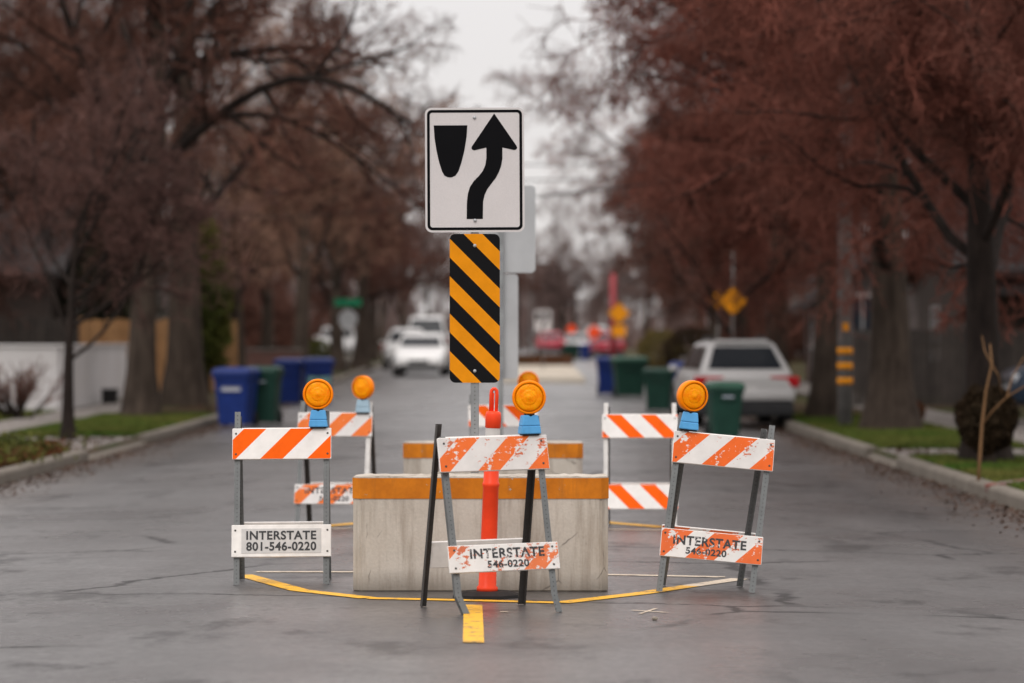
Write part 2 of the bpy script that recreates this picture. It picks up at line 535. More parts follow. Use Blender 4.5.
M_CASE = simple('light_blue_case', (0.10, 0.36, 0.68), 0.42, var=0.15, scale=12)
M_CASEPALE = simple('pale_blue_case', (0.34, 0.47, 0.56), 0.5, var=0.15, scale=12)
M_BLACK = simple('black_rubber', (0.016, 0.015, 0.015), 0.7, var=0.3)
M_RED = simple('orange_red_plastic', (0.86, 0.062, 0.018), 0.36, var=0.14, scale=8)
M_REDREF = simple('grey_reflective_collar', (0.42, 0.40, 0.38), 0.35, var=0.1)
def sign_white():
    m, nt, b = new_mat('reflective_sign_white')
    v = coord(nt, 'Object')
    n = noise(nt, v, 210, 2, 0.7)
    n2 = noise(nt, v, 3, 4)
    c = mixc(nt, 1.0, (0.60, 0.565, 0.56), mapr(nt, n, 0.3, 0.7, 0.94, 1.05), 'MULTIPLY')
    c = mixc(nt, 1.0, c, mapr(nt, n2, 0.3, 0.7, 0.95, 1.03), 'MULTIPLY')
    nt.links.new(c, b.inputs['Base Color'])
    b.inputs['Roughness'].default_value = 0.5
    return m
M_SIGN = sign_white()
M_SIGNBLACK = simple('sign_black', (0.007, 0.007, 0.008), 0.7, var=0.1, spec=0.03)
M_MARKER = stripe_mat('marker_stripes', (0.80, 0.285, 0.008), (0.009, 0.009, 0.010), 0.23, 0.5, -1, 0.0713)
M_YELLOWPAINT = None
def paint_mat(name, col, wear=0.5):
    m, nt, b = new_mat(name)
    v = coord(nt, 'World')
    w = noise(nt, v, 9, 9, 0.75)
    hit = mapr(nt, w, 0.66 - 0.2 * wear, 0.72 - 0.2 * wear, 0.0, 0.85)
    c = mixc(nt, hit, col, (0.075, 0.07, 0.07))
    c = mixc(nt, 1.0, c, mapr(nt, noise(nt, v, 60, 4, 0.7), 0.3, 0.7, 0.8, 1.1), 'MULTIPLY')
    nt.links.new(c, b.inputs['Base Color'])
    b.inputs['Roughness'].default_value = 0.55
    return m
M_YEL = paint_mat('yellow_road_paint', (0.86, 0.45, 0.012), 0.6)
M_PALE = paint_mat('pale_road_paint', (0.60, 0.50, 0.38), 0.55)
M_GREENBIN = simple('dark_green_plastic', (0.012, 0.045, 0.032), 0.45, var=0.2, scale=4)
M_GREENLID = simple('green_lid_plastic', (0.03, 0.085, 0.058), 0.42, var=0.2, scale=4)
M_BLUEBIN = simple('blue_plastic', (0.012, 0.030, 0.155), 0.42, var=0.2, scale=4)
M_BINLABEL = simple('pale_bin_sticker', (0.36, 0.38, 0.45), 0.5, var=0.3, scale=30)
M_TEALLABEL = simple('green_grey_sticker', (0.16, 0.30, 0.27), 0.5, var=0.7, scale=14)
M_TYRE = simple('tyre_rubber', (0.016, 0.016, 0.016), 0.8, var=0.2)
M_RIM = simple('wheel_rim', (0.28, 0.28, 0.29), 0.35, 0.6, var=0.1)
M_GLASS = simple('dark_car_glass', (0.020, 0.023, 0.028), 0.15, var=0.1, spec=0.22)
M_TRIM = simple('dark_grey_trim', (0.030, 0.030, 0.032), 0.6, var=0.2)
M_TAIL = simple('red_tail_lamp', (0.42, 0.012, 0.016), 0.2, var=0.1)
M_HEAD = simple('clear_head_lamp', (0.62, 0.65, 0.68), 0.12, var=0.1)
def paint(name, col):
    m = simple(name, col, 0.28, var=0.06, scale=2)
    m.node_tree.nodes['Principled BSDF'].inputs['Coat Weight'].default_value = 0.6
    return m
M_SILVER = paint('pearl_white_paint', (0.50, 0.49, 0.485))
M_WHITECAR = paint('white_car_paint', (0.78, 0.77, 0.76))
M_REDCAR = paint('red_car_paint', (0.36, 0.022, 0.045))
M_NAVYCAR = paint('navy_car_paint', (0.018, 0.034, 0.062))
def bark_mat(name, col, col2):
    m, nt, b = new_mat(name)
    v = coord(nt, 'Object', (1, 1, 0.22))
    n = noise(nt, v, 9, 7, 0.65)
    n2 = noise(nt, coord(nt, 'Object'), 1.4, 4)
    c = mixc(nt, mapr(nt, n, 0.3, 0.7, 0, 1), col, col2)
    c = mixc(nt, 1.0, c, mapr(nt, n2, 0.3, 0.7, 0.75, 1.2), 'MULTIPLY')
    nt.links.new(c, b.inputs['Base Color'])
    b.inputs['Roughness'].default_value = 0.9
    b.inputs['Specular IOR Level'].default_value = 0.12
    bump(nt, b, n, 0.8, 0.03)
    return m
M_BARK = bark_mat('grey_brown_bark', (0.026, 0.019, 0.015), (0.085, 0.064, 0.050))
M_BARKDARK = bark_mat('dark_bark', (0.012, 0.009, 0.008), (0.034, 0.025, 0.021))
def twig_mat(name, col, col2):
    m, nt, b = new_mat(name)
    n = noise(nt, coord(nt, 'Object'), 0.55, 4, 0.6)
    n2 = noise(nt, coord(nt, 'Object'), 9, 2, 0.6)
    c = mixc(nt, mapr(nt, n, 0.35, 0.65, 0, 1), col, col2)
    c = mixc(nt, 1.0, c, mapr(nt, n2, 0.3, 0.7, 0.55, 1.45), 'MULTIPLY')
    nt.links.new(c, b.inputs['Base Color'])
    b.inputs['Roughness'].default_value = 0.8
    b.inputs['Specular IOR Level'].default_value = 0.08
    return m
M_TWIGRED = twig_mat('red_brown_twigs', (0.235, 0.080, 0.058), (0.095, 0.042, 0.032))
M_TWIGBROWN = twig_mat('brown_twigs', (0.165, 0.074, 0.054), (0.075, 0.037, 0.028))
M_TWIGPLUM = twig_mat('plum_twigs', (0.16, 0.085, 0.072), (0.085, 0.048, 0.042))
M_TWIGTAN = twig_mat('tan_twigs', (0.36, 0.215, 0.155), (0.25, 0.14, 0.10))  # tan twigs, base colour lightened to include some distance haze
M_TWIGHAZE = twig_mat('haze_greyed_twigs', (0.21, 0.145, 0.13), (0.145, 0.098, 0.09))  # distant trees: haze is mixed into the twig colour
M_EVER = twig_mat('evergreen_leaves', (0.045, 0.058, 0.014), (0.10, 0.094, 0.020))
M_EVERDARK = twig_mat('dark_evergreen_leaves', (0.012, 0.017, 0.010), (0.024, 0.026, 0.013))
M_OLIVE = twig_mat('olive_leaves', (0.10, 0.085, 0.025), (0.14, 0.09, 0.03))
M_LITTER = twig_mat('leaf_litter', (0.085, 0.046, 0.029), (0.050, 0.030, 0.022))
M_GRASS = twig_mat('lawn_blades', (0.045, 0.092, 0.013), (0.120, 0.115, 0.030))
M_RUST = twig_mat('russet_ground_cover', (0.12, 0.036, 0.015), (0.075, 0.045, 0.02))
M_STONE = simple('dark_stone', (0.05, 0.05, 0.055), 0.8, var=0.4, scale=20)
def ground_mat():
    m, nt, b = new_mat('lawn_and_leaf_ground')
    v = coord(nt, 'World')
    n = noise(nt, coord(nt, 'World', (1, 0.45, 1)), 0.55, 6, 0.65)
    n2 = noise(nt, v, 24, 4, 0.7)
    c = mixc(nt, mapr(nt, n, 0.40, 0.58, 0, 1), (0.040, 0.056, 0.014), (0.080, 0.050, 0.030))
    c = mixc(nt, 1.0, c, mapr(nt, n2, 0.3, 0.7, 0.6, 1.35), 'MULTIPLY')
    nt.links.new(c, b.inputs['Base Color'])
    b.inputs['Roughness'].default_value = 0.95
    b.inputs['Specular IOR Level'].default_value = 0.15
    bump(nt, b, n2, 0.8, 0.04)
    return m
M_GROUND = ground_mat()
def board_mat(name, col, col2, w, axis='X'):
    m, nt, b = new_mat(name)
    v = coord(nt, 'Object')
    s = nt.nodes.new("ShaderNodeSeparateXYZ"); nt.links.new(v, s.inputs[0])
    t = math_(nt, 'DIVIDE', math_(nt, 'ADD', s.outputs[axis], 100), w)
    cell = math_(nt, 'FLOOR', t)
    wn = nt.nodes.new("ShaderNodeTexWhiteNoise"); wn.noise_dimensions = '1D'
    nt.links.new(cell, wn.inputs['W'])
    fr = math_(nt, 'FRACT', t)
    gap = math_(nt, 'LESS_THAN', fr, 0.07)
    c = mixc(nt, wn.outputs['Value'], col, col2)
    c = mixc(nt, 1.0, c, mapr(nt, noise(nt, v, 3, 5), 0.3, 0.7, 0.7, 1.15), 'MULTIPLY')
    c = mixc(nt, gap, c, tuple(x * 0.25 for x in col))
    nt.links.new(c, b.inputs['Base Color'])
    b.inputs['Roughness'].default_value = 0.85
    return m
M_FENCEDARK = board_mat('grey_brown_boards', (0.045, 0.036, 0.031), (0.075, 0.060, 0.052), 0.15)
M_FENCETAN = board_mat('tan_boards', (0.42, 0.21, 0.085), (0.50, 0.27, 0.12), 0.16)
M_SIDINGDARK = board_mat('dark_brown_siding', (0.070, 0.050, 0.042), (0.085, 0.062, 0.052), 0.18, 'Z')
M_SIDINGGREY = board_mat('mauve_grey_siding', (0.15, 0.125, 0.12), (0.17, 0.14, 0.135), 0.2, 'Z')
M_SIDINGPALE = board_mat('pale_siding', (0.26, 0.235, 0.225), (0.29, 0.26, 0.25), 0.18, 'Z')
def brick_mat():
    m, nt, b = new_mat('red_brick')
    br = nt.nodes.new("ShaderNodeTexBrick")
    br.inputs['Color1'].default_value = (0.17, 0.055, 0.040, 1); br.inputs['Color2'].default_value = (0.11, 0.042, 0.033, 1)
    br.inputs['Mortar'].default_value = (0.16, 0.13, 0.115, 1); br.inputs['Scale'].default_value = 1.0
    br.inputs['Brick Width'].default_value = 0.22; br.inputs['Row Height'].default_value = 0.075; br.inputs['Mortar Size'].default_value = 0.01
    mp = nt.nodes.new("ShaderNodeMapping"); mp.inputs['Rotation'].default_value = (R(90), 0, 0)
    nt.links.new(coord(nt, 'Object'), mp.inputs['Vector']); nt.links.new(mp.outputs['Vector'], br.inputs['Vector'])
    nt.links.new(br.outputs['Color'], b.inputs['Base Color']); b.inputs['Roughness'].default_value = 0.9
    return m
M_BRICK = brick_mat()
M_ROOF = simple('dark_shingles', (0.042, 0.036, 0.036), 0.85, var=0.35, scale=8)
M_WINGLASS = simple('house_window_glass', (0.035, 0.042, 0.055), 0.1, var=0.1, spec=0.6)
M_WTRIM = simple('white_house_trim', (0.52, 0.51, 0.51), 0.6, var=0.1)
M_DOOR = simple('brown_door', (0.07, 0.03, 0.02), 0.5, var=0.2)
M_YSIGN = simple('yellow_warning_sheeting', (0.84, 0.31, 0.008), 0.45, var=0.06)
M_OSIGN = simple('fluorescent_orange_red', (0.95, 0.09, 0.02), 0.45, var=0.06)
M_GSIGN = simple('street_sign_green', (0.012, 0.21, 0.10), 0.45, var=0.1)
M_POLE = simple('grey_pole', (0.20, 0.19, 0.185), 0.7, var=0.3, scale=5)
M_PINKPOLE = simple('red_painted_pole', (0.36, 0.055, 0.065), 0.5, var=0.15)
M_BLIND = simple('dark_recess', (0.03, 0.028, 0.028), 0.8, var=0.2)

# ================================================================== the ground, road, kerbs, paths
def rows(a, b):
    out, d = [], a
    while d < b:
        out.append(d); d += 1.0 if d < 70 else (3.0 if d < 180 else 20.0)
    out.append(b)
    return out
def sheet(name, xs, ds, zf, mat):
    V = [(x, d, zf(x, d)) for d in ds for x in xs]
    n = len(xs)
    Fc = [(i * n + j, i * n + j + 1, (i + 1) * n + j + 1, (i + 1) * n + j) for i in range(len(ds) - 1) for j in range(n - 1)]
    me = np_mesh(name, V, Fc)
    return link_mesh(name, me, mat, smooth=True)
GD = [-40, -10, 0] + rows(4, 320) + [420, 700, 1500, 2600]
gx = [-1500, -400, -120, -40, -15, -9, RXL - 0.10, RXL - 0.099, -0.5, RXR + 0.099, RXR + 0.10, 8, 15, 40, 120, 400, 1500]
tag(sheet('ground', gx, GD, lambda x, d: zl(d) - (0.45 if RXL - 0.0995 < x < RXR + 0.0995 else 0.0), M_GROUND), kind='structure')
RD = [-6, 0] + rows(4, 320) + [420, 600]
rxs = list(np.linspace(RXL - 0.03, RXR + 0.03, 43))
tag(sheet('road', rxs, RD, road_z, M_ROAD), kind='structure')

def sweep(name, prof, x0, sgn, d0, d1, mat):
    """kerb profile swept along the street; prof = (offset away from road, height)"""
    ds = [d0] + [d for d in rows(math.ceil(d0 + 0.5), d1) if d > d0 + 0.2]
    n = len(prof)
    V = [(x0 + sgn * a, d, zl(d) + b) for d in ds for a, b in prof]
    Fc = [(i * n + j, i * n + j + 1, (i + 1) * n + j + 1, (i + 1) * n + j) for i in range(len(ds) - 1) for j in range(n - 1)]
    me = bpy.data.meshes.new(name)
    me.from_pydata(V, [], Fc + [tuple(range(n)), tuple(range((len(ds) - 1) * n, len(ds) * n))])
    bm = bmesh.new(); bm.from_mesh(me); bmesh.ops.recalc_face_normals(bm, faces=bm.faces); bm.to_mesh(me); bm.free()
    o = link_mesh(name, me, mat)
    return tag(o, kind='structure')
KP = [(0, -0.30), (0, -0.005), (0.015, 0.022), (0.05, 0.035), (0.16, 0.035), (0.175, 0.025), (0.175, -0.2)]
LOWK = [(0, -0.30), (0, -0.112), (0.02, -0.10), (0.16, 0.0), (0.175, 0.012), (0.175, -0.2)]
sweep('kerb', KP, RXL, -1, 8, 45.6, M_KERB)
sweep('kerb', KP, RXL, -1, 52.6, 320, M_KERB)
sweep('kerb', LOWK, RXL, -1, 45.6, 52.6, M_KERB)
sweep('kerb', KP, RXR, 1, 8, 43.0, M_KERB)
sweep('kerb', KP, RXR, 1, 46.8, 320, M_KERB)
sweep('kerb', LOWK, RXR, 1, 43.0, 46.8, M_KERB)
def slab(name, x0, x1, d0, d1, zf, mat, nx=8):
    ds = [d0] + [d for d in rows(math.ceil(d0 + 0.2), d1) if d > d0 + 0.1]
    return tag(sheet(name, list(np.linspace(x0, x1, nx)), ds, zf, mat), kind='structure')
slab('sidewalk', -9.4, -8.1, 8, 200, lambda x, d: zl(d) + 0.022, M_WALK)
slab('sidewalk', 7.0, 8.4, 8, 200, lambda x, d: zl(d) + 0.022, M_WALK)
slab('driveway', RXL - 0.175, -8.1, 45.7, 52.5, lambda x, d: zl(d) + 0.010, M_WALK, 14)
slab('driveway', -9.4, -22, 45.7, 52.5, lambda x, d: zl(d) + 0.03, M_WALK, 4)
slab('driveway', RXR + 0.175, 7.0, 43.1, 46.7, lambda x, d: zl(d) + 0.010, M_WALK, 14)
slab('driveway', 8.4, 22, 43.1, 46.7, lambda x, d: zl(d) + 0.03, M_WALK, 4)
slab('driveway', 8.4, 22, 57.0, 62.5, lambda x, d: zl(d) + 0.03, M_WALK, 4)

# painted outline of the traffic island and the centre line leading to it
def painted(name, pts, w, mat):
    V, Fc = [], []
    for (x0, d0), (x1, d1) in zip(pts[:-1], pts[1:]):
        ln = math.hypot(x1 - x0, d1 - d0); n = max(1, int(ln / 0.12))
        tx, td = (x1 - x0) / ln, (d1 - d0) / ln
        b = len(V)
        for i in range(n + 1):
            t = i / n
            for s in (-0.5, 0.5):
                x = x0 + (x1 - x0) * t - td * w * s; d = d0 + (d1 - d0) * t + tx * w * s
                V.append((x, d, road_z(x, d) + 0.004))
        Fc += [(b + 2 * i, b + 2 * i + 1, b + 2 * i + 3, b + 2 * i + 2) for i in range(n)]
    return tag(link_mesh(name, np_mesh(name, V, Fc), mat), kind='structure')
def g(u, v, dz=-0.01):
    d = (EYE - dz) * F / (v - VY)
    return (px(u, d), d)
painted('road_marking', [g(243, 580.5, -0.04), g(300, 592), g(368, 600)], 0.12, M_YEL)
painted('road_marking', [g(368.5, 600.3), g(560, 604.5)], 0.12, M_YEL)
painted('road_marking', [g(560.5, 604.5), g(640, 594.5), g(690, 589.5, -0.03)], 0.12, M_YEL)
painted('road_marking', [g(690.3, 589.5, -0.03), g(740, 584.5, -0.05)], 0.12, M_PALE)
painted('road_marking', [g(473, 607), g(473.5, 645)], 0.105, M_YEL)
painted('road_marking', [g(256, 577.5, -0.04), g(725, 581.5, -0.04)], 0.10, M_PALE)
painted('road_marking', [g(632, 611.5), g(668, 613.5)], 0.03, M_PALE)
painted('road_marking', [g(640, 615), g(656, 609.5)], 0.02, M_PALE)
painted('road_marking', [g(500, 614), g(508, 614)], 0.05, M_PALE)
painted('road_marking', [g(322, 531, -0.04), g(357, 524.5), g(420, 519)], 0.16, M_YEL)
painted('road_marking', [g(664, 531, -0.04), g(612, 523.5), g(570, 519)], 0.16, M_YEL)
painted('road_marking', [g(322, 533.5, -0.04), g(664, 534, -0.04)], 0.07, M_PALE)

# a raised median far down the street
def median():
    mb = MB()
    x0, x1 = -0.75, 1.85
    z = zl(101)
    for k in range(6):
        a = 101 + 4.5 * k
        mb.box(((x0 + x1) / 2, a + 2.2, zl(a + 2) - 0.06), (x1 - x0, 4.49, 0.42), 0, 0.05)
    o = mb.build('median_kerb', concrete('pale_median_concrete', (0.56, 0.50, 0.42), (0.46, 0.40, 0.33), 1.0))
    return tag(o, kind='structure')
median()

# ================================================================== barricades
def stripes_label(): pass
def rail(mb, w, h, t, mi):
    mb.box((0, 0, 0), (w, t, h), mi, 0.003, seg=1)
    for f in mb.bm.faces:
        if abs(f.calc_center_median().y) < t * 0.49: f.material_index = 1
def barricade(loc, yaw, label, top_m, low_m, leg_m, rear_m, lean_roll=0.0, low_h=0.20, text=None, light=None, spread=(0.30, 0.30),
              case_m=None, rear_rail_m=None, front_bend=0.0, shift=0.0, rear_shift=(0, 0), plate=None, light_yaw=0.0, text_m=None, hh=1.05, low_top=0.385, rear_in=0.042, rail_w=0.612, rail_roll=None, top_cut=(0, 0), left_m=None):
    x, d = loc
    root = empty('barricade', (x, d, road_z(x, d)), yaw)
    tag(root, label, 'barricade', 'striped barricades set round the traffic island')
    cy, sy = math.cos(yaw), math.sin(yaw)
    def gz(p):                                    # road height under a local point, relative to the root
        return road_z(x + p.x * cy - p.y * sy, d + p.x * sy + p.y * cy) - road_z(x, d)
    Rm = Matrix.Rotation(lean_roll, 4, 'Y')
    piv = Vector((0, 0, 0.45))
    def rl(p): return Rm @ (Vector(p) - piv) + piv
    W = 0.275
    for side in (-1, 1):                          # -1 front (towards the viewer's side of the island), +1 rear
        sp = spread[0] if side < 0 else spread[1]
        m = leg_m if side < 0 else rear_m
        for sx in (-1, 1):
            top = rl((sx * (W if side < 0 else W - rear_in), side * 0.022, hh - top_cut[(sx + 1) // 2] if side < 0 else hh - 0.03))
            foot = rl((sx * (W if side < 0 else W - rear_in) + shift * (-side) + (rear_shift[(sx + 1) // 2] if side > 0 else 0), side * sp, 0))
            dirv = (foot - top).normalized()
            ln = (top.z - gz(foot)) / -dirv.z
            foot = top + dirv * ln
            ln = (top.z - gz(foot)) / -dirv.z - 0.004
            foot = top + dirv * ln
            mb = MB()
            # steel angle: two thin flanges
            mb.box((0, 0, ln / 2), (0.036, 0.004, ln), 0)
            mb.box((sx * 0.016, side * -0.018, ln / 2 - 0.001), (0.004, 0.032, ln - 0.004), 0)
            if front_bend and side < 0:
                for v in mb.bm.verts:
                    pass
                bmesh.ops.bisect_plane(mb.bm, geom=list(mb.bm.verts) + list(mb.bm.edges) + list(mb.bm.faces), plane_co=(0, 0, 0.10), plane_no=(0, 0, 1))
                for v in mb.bm.verts:
                    if v.co.z < 0.09: v.co.x += front_bend * (0.10 - v.co.z) / 0.10 * (1 if sx < 0 else 0.5)
            q = (-dirv).to_track_quat('Z', 'Y') if False else Vector((0, 0, 1)).rotation_difference(-dirv)
            mb.build('leg', left_m if (left_m and side < 0 and sx < 0) else m, root, foot, q)
    # rails
    for side in (-1, 1):
        sp = spread[0] if side < 0 else spread[1]
        ang = math.atan2(sp - 0.022, hh) * (1 if side > 0 else -1)
        for k, (zc, h, mt, nm) in enumerate(((0.85 * hh / 1.05, 0.195, top_m, 'top_rail'), (low_top - low_h / 2, low_h, low_m, 'bottom_rail'))):
            if side > 0:
                mt = rear_rail_m or mt
            yy = side * (0.022 + (sp - 0.022) * (hh - zc) / hh)
            nrm = Vector((0, side * math.cos(ang), abs(math.sin(ang))))
            c = Vector((0, yy, zc)) + nrm * 0.014
            c = rl(c) + Vector((shift * (-side) * (hh - zc) / hh, 0, 0))
            mb = MB()
            w = rail_w if side < 0 else 0.575
            mats = [mt, M_PLATE, M_BOLT, M_SHEET, text_m or M_LET]
            rail(mb, w, h, 0.018, 0)
            fy = -0.0091
            if side < 0 and k == 1 and plate:
                mb.box((0, -0.0098, 0.0), (w * 0.80, 0.003, h * 0.76), 3)
                fy = -0.0116
            if side < 0 and k == 1 and text:
                for (s, cx, cz, tw, th) in text:
                    put_text(mb, s, cx, cz, tw, th, fy - 0.0012, 4)
            for bx in (-1, 1):
                for bz in (-1, 1):
                    mb.box((bx * (W + 0.008), (-0.0105 if side < 0 else 0.0105), bz * h * 0.33), (0.012, 0.006, 0.012), 2, 0.003, seg=1)
            rot = Matrix.Rotation(lean_roll if rail_roll is None else rail_roll, 4, 'Y') @ Matrix.Rotation(ang, 4, 'X')
            mb.build(nm, mats, root, c, rot.to_quaternion(), normals=True)
    if light:
        sx, lm = light, case_m or M_CASE
        base = rl((sx * W - sx * 0.05, -0.055, 0.955 * hh / 1.05))
        mb = MB()
        # tapered battery case
        for (z0, z1, w0, w1, t0, t1) in ((0.0, 0.045, 0.118, 0.108, 0.075, 0.072), (0.045, 0.105, 0.108, 0.088, 0.072, 0.056)):
            a = [(-w0 / 2, -t0 / 2, z0), (w0 / 2, -t0 / 2, z0), (w0 / 2, t0 / 2, z0), (-w0 / 2, t0 / 2, z0)]
            b = [(-w1 / 2, -t1 / 2, z1), (w1 / 2, -t1 / 2, z1), (w1 / 2, t1 / 2, z1), (-w1 / 2, t1 / 2, z1)]
            va = [mb.bm.verts.new(p) for p in a]; vb = [mb.bm.verts.new(p) for p in b]
            for i in range(4): mb.bm.faces.new((va[i], va[(i + 1) % 4], vb[(i + 1) % 4], vb[i]))
            mb.bm.faces.new(list(reversed(va))); mb.bm.faces.new(vb)
        mb.box((0, 0, -0.004), (0.10, 0.066, 0.012), 1)
        case = mb.build('battery_case', [lm, M_BLACK], root, base, Matrix.Rotation(lean_roll * 0.8, 4, 'Y').to_quaternion(), bevel=0.006)
        T = Matrix.Translation((0, 0, 0.105 + 0.098)) @ Matrix.Rotation(light_yaw, 4, 'Z') @ Matrix.Rotation(R(90), 4, 'X')
        mb = MB()
        prof = [(0.0, 0.0355), (0.012, 0.0350), (0.014, 0.0335), (0.030, 0.0330), (0.042, 0.0322), (0.044, 0.0305), (0.047, 0.0310), (0.066, 0.0285), (0.073, 0.0265), (0.077, 0.022), (0.082, 0.016)]
        mb.lathe(prof, 40, 0, T)
        prof2 = [(r, -z) for r, z in prof]
        mb.lathe(prof2, 40, 0, T)
        ln = mb.build('lens', M_LENS, case)
        mb = MB()
        mb.lathe([(0.081, 0.030), (0.088, 0.032), (0.094, 0.026), (0.095, 0.0), (0.094, -0.026), (0.088, -0.032), (0.081, -0.030)], 40, 0, T)
        mb.tube([(0, 0, 0.098), (0, 0, 0.118)], 0.03, 12, 1)
        mb.build('lens_housing', [M_LENSRIM, M_BLACK], case)
    return root

def at_scale(u, s):                               # ground point under picture column u where 1 m spans s pixels
    d = F / s
    return (px(u, d), d)
barricade(at_scale(283.0, 161.0), R(1.0), 'left front barricade with clean orange stripes above a white phone number plate',
          M_STR_A, M_PLATE, M_LEGSTEEL, M_LEGSTEEL, R(-0.4), 0.20,
          [('INTERSTATE', 0.0, 0.034, 0.43, 0.056), ('801-546-0220', 0.0, -0.034, 0.43, 0.056)], 1, (0.26, 0.22), plate=True, hh=1.06, low_top=0.365, rear_in=0.004)
barricade(at_scale(490.0, 179.5), R(18), 'front barricade with badly scratched stripes and dark rear legs, standing before the orange tube marker',
          M_STR_B, M_STR_B2, M_LEGSTEEL, M_LEGBLACK, R(-1.2), 0.152,
          [('INTERSTATE', 0.02, 0.026, 0.43, 0.056), ('546-0220', 0.02, -0.035, 0.24, 0.042)], 1, (0.31, 0.27),
          rear_rail_m=M_PLATE, front_bend=0.035, rear_shift=(-0.04, -0.02), hh=1.07, low_top=0.375, rear_in=-0.004, rail_w=0.636, top_cut=(0.10, 0.0), text_m=M_LET_WORN, light_yaw=R(-16))
barricade(at_scale(713.5, 165.0), R(0), 'tilted barricade at the right front of the island, peeling orange stripes behind black lettering',
          M_STR_C, M_STR_C2, M_LEGSTEEL, M_LEGSTEEL, R(8.0), 0.172,
          [('INTERSTATE', -0.012, 0.022, 0.44, 0.058), ('546-0220', -0.03, -0.038, 0.245, 0.042)], -1, (0.27, 0.26), text_m=M_LET_WORN, light_yaw=R(22), hh=1.04, low_top=0.355, rail_roll=R(5.4))
barricade(at_scale(640.0, 123.5), R(-2), 'barricade at the right rear of the island on white legs, no lamp on top',
          M_STR_D, M_STR_D, M_LEGWHITE, M_LEGBLACK, 0.0, 0.20, None, None, (0.26, 0.26), hh=1.0, low_top=0.345, rear_in=0.012)
barricade(at_scale(337.0, 123.5), R(-8), 'barricade at the left rear of the island, faded stripes and a pale blue lamp case',
          M_STR_E, M_STR_E, M_LEGWHITE, M_LEGBLACK, 0.0, 0.16,
          [('INTERSTATE', 0.0, 0.03, 0.44, 0.052), ('546-0220', 0.02, -0.035, 0.24, 0.042)], 1, (0.26, 0.26), case_m=M_CASEPALE, text_m=M_LET_WORN, light_yaw=R(-25), hh=1.01, low_top=0.34, left_m=M_LEGSTEEL, rear_in=0.0)
barricade(at_scale(502.5, 113.0), R(4), 'farthest barricade of the island, mostly hidden behind the front one and its lamp',
          M_STR_D, M_STR_D, M_LEGSTEEL, M_LEGSTEEL, 0.0, 0.20, None, 1, (0.26, 0.26), hh=1.02)

# ================================================================== concrete blocks
def block():
    root = empty('concrete_barrier', (0, 0, 0))
    W, T, H = 1.525, 0.44, 0.69
    mb = MB()
    bm2 = bmesh.new(); bmesh.ops.create_cube(bm2, size=1.0)
    for v in bm2.verts: v.co = Vector((v.co.x * W, v.co.y * T, v.co.z * H + H / 2))
    vert_e = [e for e in bm2.edges if abs(e.verts[0].co.z - e.verts[1].co.z) > 0.1]
    bmesh.ops.bevel(bm2, geom=vert_e, offset=0.045, segments=1, affect='EDGES')
    rest = [e for e in bm2.edges if e.calc_length() > 0.02]
    bmesh.ops.bevel(bm2, geom=rest, offset=0.008, segments=2, affect='EDGES')
    # roughen the top edge a little
    bmesh.ops.subdivide_edges(bm2, edges=[e for e in bm2.edges if e.calc_length() > 1.0], cuts=40, use_grid_fill=True)
    rr = random.Random(5)
    for v in bm2.verts:
        if v.co.z > H - 0.004: v.co.z -= rr.random() * 0.007
    mb.merge(bm2, 0)
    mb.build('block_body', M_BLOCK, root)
    mb = MB()
    z0, z1 = H - 0.135, H - 0.012
    p = 0.004
    hw, ht, c = W / 2 + p, T / 2 + p, 0.045
    loop = [(-hw + c, -ht), (hw - c, -ht), (hw, -ht + c), (hw, ht - c), (hw - c, ht), (-hw + c, ht), (-hw, ht - c), (-hw, -ht + c)]
    for i in range(8):
        a, b = loop[i], loop[(i + 1) % 8]
        mb.face([(a[0], a[1], z0), (b[0], b[1], z0), (b[0], b[1], z1), (a[0], a[1], z1)])
    mb.build('orange_band', M_BAND, root)
    return root
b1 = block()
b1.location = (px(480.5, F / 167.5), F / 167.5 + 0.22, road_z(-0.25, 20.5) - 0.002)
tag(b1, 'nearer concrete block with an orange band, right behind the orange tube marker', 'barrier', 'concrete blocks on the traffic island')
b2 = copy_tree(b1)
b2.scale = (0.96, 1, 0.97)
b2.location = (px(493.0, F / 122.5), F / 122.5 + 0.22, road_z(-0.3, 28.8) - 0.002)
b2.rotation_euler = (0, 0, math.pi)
tag(b2, 'farther concrete block with an orange band, partly hidden by the block in front of it', 'barrier')

